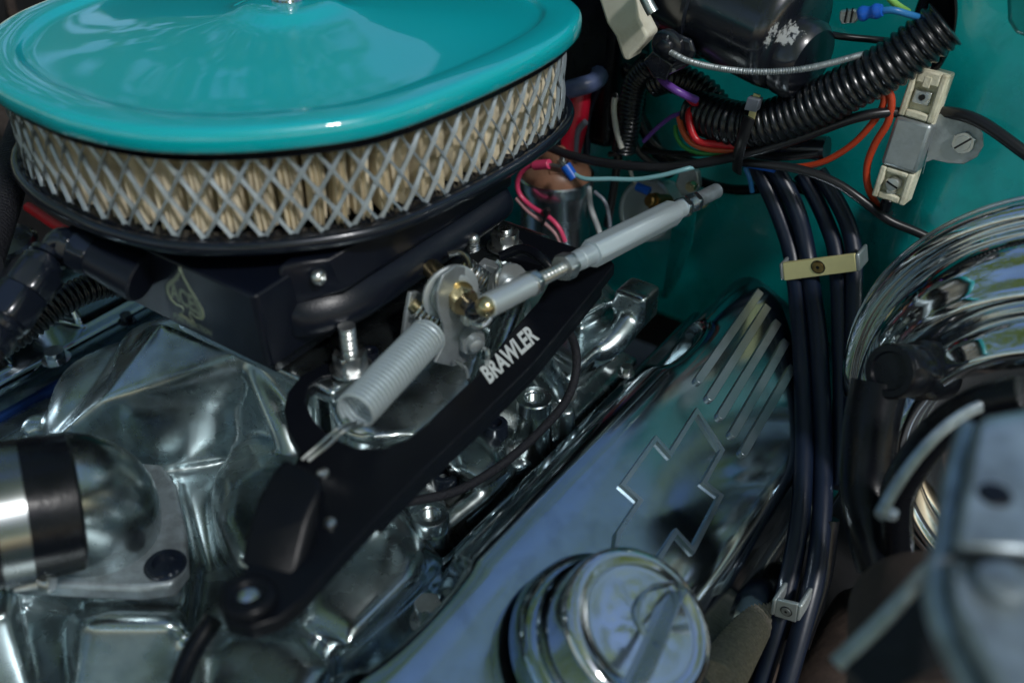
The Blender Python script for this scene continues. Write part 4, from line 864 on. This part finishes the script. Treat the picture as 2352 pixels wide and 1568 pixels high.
def clamp(pts, u, th, m, nm, label, sc, sr, endm):
    q = [F(x, y, u) for x, y in pts]; t = thing(nm, label, 'hose clamp', q[0])
    ux = (q[1]-q[0]).normalized(); Lw = (q[1]-q[0]).length; uz = (q[3]-q[0]); dn = ux.cross(uz).normalized(); dn = dn if dn.dot(AU) < 0 else -dn
    mb = MB(); mb.prism(q, dn*.22); obj('face', mb, m, t, bev=.05)
    for e, s in ((q[0], -1), (q[1], 1)):
        mb = MB(); mb.box(e+uz/2-dn*.55+ux*s*.12, ux*.14, uz/2*.98, dn*.78); obj('end_bend', mb, endm, t, bev=.12)
    c = q[0].lerp(q[2], .5)+ux*sc+dn*.22
    mb = MB(); mb.torus(c, dn, sr, .035, 32, 8); obj('screw_rim', mb, 'black_rubber', t)
    mb = MB(); mb.lathe([(sr*.9, 0), (sr*.85, .06), (sr*.25, .06), (sr*.2, .0), (.01, 0)], c, dn, 28); sc2_ = obj('screw', mb, 'brass' if m == 'gold_pad' else 'galv', t)
    mb = MB(); mb.lathe([(sr*.28, .065), (.01, .066)], c, dn, 10); obj('drive_recess', mb, 'black_rubber', sc2_)
clamp([(1800, 601), (1966, 580), (1971, 619), (1804, 641)], 55.3, .2, 'gold_pad', 'hose_clamp', 'flat pale yellow metal clamp holding four hoses against the firewall', -.05, .42, 'galv')
clamp([(1788, 1371), (1836, 1382), (1831, 1423), (1782, 1408)], 38.2, .2, 'satin_alu', 'hose_clamp', 'small silver clamp joining two blue-black hoses near the bottom edge', .0, .30, 'satin_alu')

# ================================================================== BRAKE BOOSTER and check valve (right)
bb = thing('brake_booster', 'large round chrome brake booster with stepped mirror rings at the right edge', 'brake booster', E(52, 0, 2))
BC = E(50, 1.0, 3.6); bax = -AU
mb = MB(); mb.lathe([(12.4, -3), (12.85, -1.2), (13.0, -.7), (12.98, -.2), (12.7, .15), (12.2, .15), (11.95, -.1), (11.85, .2), (11.75, 1.2), (11.4, 2.2), (10.9, 2.8), (10.6, 2.95), (10.45, 3.3), (10.2, 3.6), (9.8, 3.7), (9.4, 3.55), (9.25, 3.2), (9.15, 3.4), (9.0, 4.3), (8.7, 5.0), (8.45, 5.2), (8.3, 5.5), (8.0, 5.7), (7.7, 5.6), (7.5, 5.2), (7.35, 4.5), (7.1, 4.2), (5.5, 4.2), (4.2, 4.6), (3.95, 5), (3.9, 6.4), (3.7, 6.6), (.01, 6.7)], BC, bax, 128); obj('shell', mb, 'chrome', bb, ang=180)
mb = MB(); mb.torus(BC-bax*1.0, bax, 13.1, .12, 128, 10); obj('rolled_rim', mb, 'chrome', bb)
cv = thing('check_valve', 'black rubber check valve elbow facing the viewer on the chrome booster', 'valve', F(2080, 860, 43))
ca, cb_ = F(2030, 852, 42.0), F(2140, 850, 46.0); d = (ca-cb_).normalized()
mb = MB(); mb.lathe([(1.5, -1.0), (1.55, 0), (1.5, 1.2), (1.3, 1.5), (1.25, 2.0), (1.32, 2.2), (1.35, 4.0), (1.25, 4.15), (.95, 4.15), (.88, 4.0), (.01, 4.0)], cb_, d, 40); obj('valve_body', mb, 'black_rubber', cv)
mb = MB(); mb.tube([F(2020, 880, 43.2), F(2000, 980, 42), F(1990, 1090, 41), F(2000, 1180, 40), F(2030, 1300, 39)], 1.35, 24, .5); obj('hose', mb, 'black_rubber', cv)
W('thick black hose curving down in front of the booster', [(2352, 905, 38), (2250, 930, 38), (2160, 985, 38), (2090, 1075, 38), (2060, 1150, 38.5), (2060, 1260, 39)], .8, 'black_rubber', 'booster_hose', 'hose')
# blurred metal in the right foreground
sb = thing('steering_bracket', 'blurred bright metal bracket with a bolt hole filling the lower right corner', 'bracket', P(2250, 1300, 8))
mb = MB(); mb.hull([P(x, y, 19) for x, y in [(2250, 960), (2420, 930), (2430, 1280), (2190, 1262)]]+[P(x, y, 15) for x, y in [(2215, 990), (2440, 940), (2450, 1290), (2165, 1275)]]); obj('upper_plate', mb, 'steel_grey', sb, bev=.35, seg=3)
mb = MB(); mb.hull([P(x, y, 18.5) for x, y in [(2180, 1290), (2430, 1300), (2430, 1700), (2350, 1700), (2200, 1440)]]+[P(x, y, 15) for x, y in [(2150, 1275), (2450, 1285), (2450, 1720), (2300, 1720), (2150, 1430)]]); obj('lower_plate', mb, 'steel_grey', sb, bev=.4, seg=3)
mb = MB(); mb.tube([P(2222, 985, 17.5), P(2190, 1100, 17.5), P(2168, 1250, 17.5), P(2150, 1330, 17.5), P(2160, 1430, 17.5), P(2260, 1640, 17.5)], .32, 10, .4); obj('rolled_edge', mb, 'steel_grey', sb)
mb = MB(); mb.lathe([(.45, 0), (.4, .06), (.01, .06)], P(2285, 1135, 19.02), AZ3, 20); obj('bolt_hole', mb, 'black_rubber', sb)
mb = MB(); mb.lathe([(.62, 0), (.62, .25), (.5, .32), (.01, .32)], P(2300, 1345, 18.55), AZ3, 24); obj('bolt_head', mb, 'steel_grey', sb)
st = thing('support_strut', 'slim angled steel strut slanting down beside the brown steering part', 'strut', P(2050, 1400, 5))
mb = MB(); mb.tube([P(2330, 1262, 16), P(2200, 1275, 15.5), P(2140, 1305, 15), P(2090, 1355, 14), P(2020, 1430, 13), P(1920, 1525, 12)], .26, 10, .5, flat=.7); obj('edge', mb, 'steel_grey', st)
mb = MB(); mb.prism([P(x, y, 11.5) for x, y in [(2170, 1300), (2110, 1345), (1940, 1530), (2010, 1600), (2200, 1500)]], -AZ3*.2); obj('web', mb, 'dark_iron', st)
s2 = thing('steel_strip', 'bright edge of a thin steel strip above the dark steering column', 'strip', P(2080, 1100, 8))
mb = MB(); mb.tube([P(2020, 1184, 11), P(2056, 1120, 11.2), P(2110, 1045, 11.5), P(2180, 975, 11.8), P(2260, 930, 12), P(2370, 905, 12)], .17, 8, .5, flat=1.6); obj('strip', mb, 'steel_grey', s2)
mb = MB(); mb.lathe([(.3, 0), (.3, .3), (.1, .4)], P(2045, 1185, 8), AZ3, 14); obj('bolt_head', mb, 'steel_grey', s2)
mb = MB(); mb.cyl(P(2120, 1400, 4), P(2180, 1760, 6), 3.0, 3.4, 40, .2); obj('steering_shaft', mb, 'rust', None, 'rust-brown round steering shaft, out of focus at the lower right', 'steering shaft')
# woven heat sleeve and loop, low in the gap
sv = thing('heat_sleeve', 'woven beige heat sleeve on a spark plug lead below the valve cover', 'heat sleeve', P(1690, 1480, -6))
A_, B_ = P(1755, 1350, -8), P(1640, 1570, -6); 
mb = MB(); mb.tube([A_, (A_+B_)/2, B_], 1.5, 40, .03, rf=lambda l: 1.4+.03*math.sin(l*26)); obj('sleeve', mb, 'woven', sv)
mb = MB(); mb.torus(P(1722, 1295, -7), V((.5, -.6, .62)), 1.15, .2, 36, 10); obj('heat_sleeve_loop', mb, 'woven', None, 'round beige woven loop above the heat sleeve', 'heat sleeve')
for (x0, y0, x1, y1, z, r_, lb) in [(1690, 1340, 1800, 1230, -9, .5, 'dark blue lead curling beside the woven loop')]:
    wire('spark_plug_lead', lb, [P(x0, y0, z), P((x0+x1)/2+25, (y0+y1)/2+30, z), P(x1, y1, z)], r_, 'blue_rubber', 'lead')
ex = thing('exhaust_manifold', 'rusty exhaust manifold glimpsed low in the dark gap right of the hoses', 'exhaust manifold', E(33, -6, -20))
mb = MB(); mb.tube([E(22, -8, -14), E(30, -7, -14.5), E(40, -6.5, -15), E(50, -6.5, -16)], 2.6, 24, .6); mb.tube([E(28, -7, -14), E(28, -11, -11)], 1.8, 18, .6); mb.tube([E(38, -7, -14), E(38, -11, -11)], 1.8, 18, .6); obj('log', mb, 'rust', ex, ang=180)
wire('steering_lead', 'dark tube dropping into the gap right of the hoses', [P(1900, 1190, -3), P(1880, 1330, -6), P(1830, 1480, -8)], .7, 'black_rubber', 'pipe')

# ================================================================== BRAIDED CABLE in the valley, and left-hand background
wire('braided_cable', 'thin black braided cable looping from under the bracket past the threaded bosses', [P(860, 1165, 3), P(905, 1158, 1.6), P(960, 1148, 1.4), P(1040, 1130, 1.3), P(1110, 1095, 1.2), P(1180, 1045, 1.4), P(1250, 980, 1.6), P(1300, 920, 2), P(1322, 860, 3), P(1322, 800, 4.2), P(1300, 750, 5.6), P(1260, 690, 7)], .25, 'sleeve', 'cable', step=.1)
wire('braided_cable', 'thin black cable arching beside the far stud above the bracket', [P(1150, 590, 9.4), P(1200, 572, 9.9), P(1245, 595, 9.8), P(1275, 628, 9.2)], .3, 'black_rubber', 'cable')
wire('braided_hose', 'dark braided hose crossing the upper left corner behind the filter', [P(60, 290, 12), P(30, 380, 12), P(0, 480, 11.5), P(-40, 600, 11)], 1.0, 'sleeve', 'hose', step=.08, rf=lambda l: 1.0+.035*math.sin(l*22))
wire('red_lead', 'short bright red lead seen left of the filter', [P(65, 475, 5), P(110, 505, 5), P(150, 530, 5)], .35, 'wire_red', 'lead')
wire('brown_hose', 'brownish hose behind the left end of the lid', [P(-40, 240, 9), P(20, 290, 9), P(60, 330, 9)], .9, 'rust', 'hose')
mb = MB(); mb.lathe([(2.8, -3), (2.9, 0), (2.6, .2), (2.5, -.1), (.01, 0)], P(-20, 560, 4), AZ3, 40); obj('coolant_cap', mb, 'black_gloss', None, 'dark glossy round cap at the left edge under the braided hose', 'cap')
mb = MB(); mb.tube([P(15, -30, 10), P(30, 30, 10)], .4, 8, .5); obj('brown_strut', mb, 'rust', None, 'thin brown strut at the top left corner', 'strut')
wire('drain_hose', 'dark hose at the bottom left of the bracket eye', [P(490, 1420, 3), P(440, 1500, 2.5), P(405, 1590, 2), P(380, 1680, 2)], .45, 'black_rubber', 'hose')

# ================================================================== SURROUNDINGS: trees overhead seen only as reflections and shade
def leafmat(nm, c):
    m = bpy.data.materials.new(nm); m.use_nodes = True; n = m.node_tree; b = n.nodes['Principled BSDF']; b.inputs['Base Color'].default_value = (*c, 1); b.inputs['Roughness'].default_value = .5
    t = n.nodes.new('ShaderNodeBsdfTranslucent'); t.inputs[0].default_value = (c[0]*2.2, c[1]*2, c[2], 1); mx = n.nodes.new('ShaderNodeMixShader'); mx.inputs[0].default_value = .5
    n.links.new(b.outputs[0], mx.inputs[1]); n.links.new(t.outputs[0], mx.inputs[2]); n.links.new(mx.outputs[0], n.nodes['Material Output'].inputs[0]); MATS[nm] = m
leafmat('leaf', (.24, .30, .008))
vs = []; fs = []
def gap(p):          # openings added in the canopy, aimed to steer sky reflections and sun onto parts
    d = p.normalized(); a = math.degrees(math.atan2(d.x, d.y)); e = math.degrees(math.asin(max(-1, min(1, d.z))))
    return (e > 66 and -150 < a < 20) or (-6 < a < 36 and 17 < e < 48) or (-28 < a < -16 and 34 < e < 52) or (48 < a < 66 and 42 < e < 54) or (60 < a < 84 and 50 < e < 58) or (127 < a < 168 and 32 < e < 62) or (-100 < a < -70 and 30 < e < 46)
for _ in range(430):
    az = rng.uniform(0, 2*math.pi); el = math.asin(rng.uniform(.0, 1)); rd = rng.uniform(380, 800)
    c = V((math.sin(az)*math.cos(el), math.cos(az)*math.cos(el), math.sin(el)))*rd
    if gap(c): continue
    for _ in range(110):
        p = c+V(rng.normal(size=3))*55
        if p.z < 20 or p.length < 250 or (gap(p) and rng.random() < .93): continue
        a = V(rng.normal(size=3)).normalized()*rng.uniform(5, 11); b = a.orthogonal().normalized()*rng.uniform(4, 8); k = len(vs)
        vs += [p-a, p+b, p+a, p-b]; fs.append((k, k+1, k+2, k+3))
mb = MB(); mb.add(vs, fs); o = obj('tree_canopy', mb, 'leaf', kind='stuff', ang=180)
o['label'] = 'leafy tree canopy above and around the open engine bay'
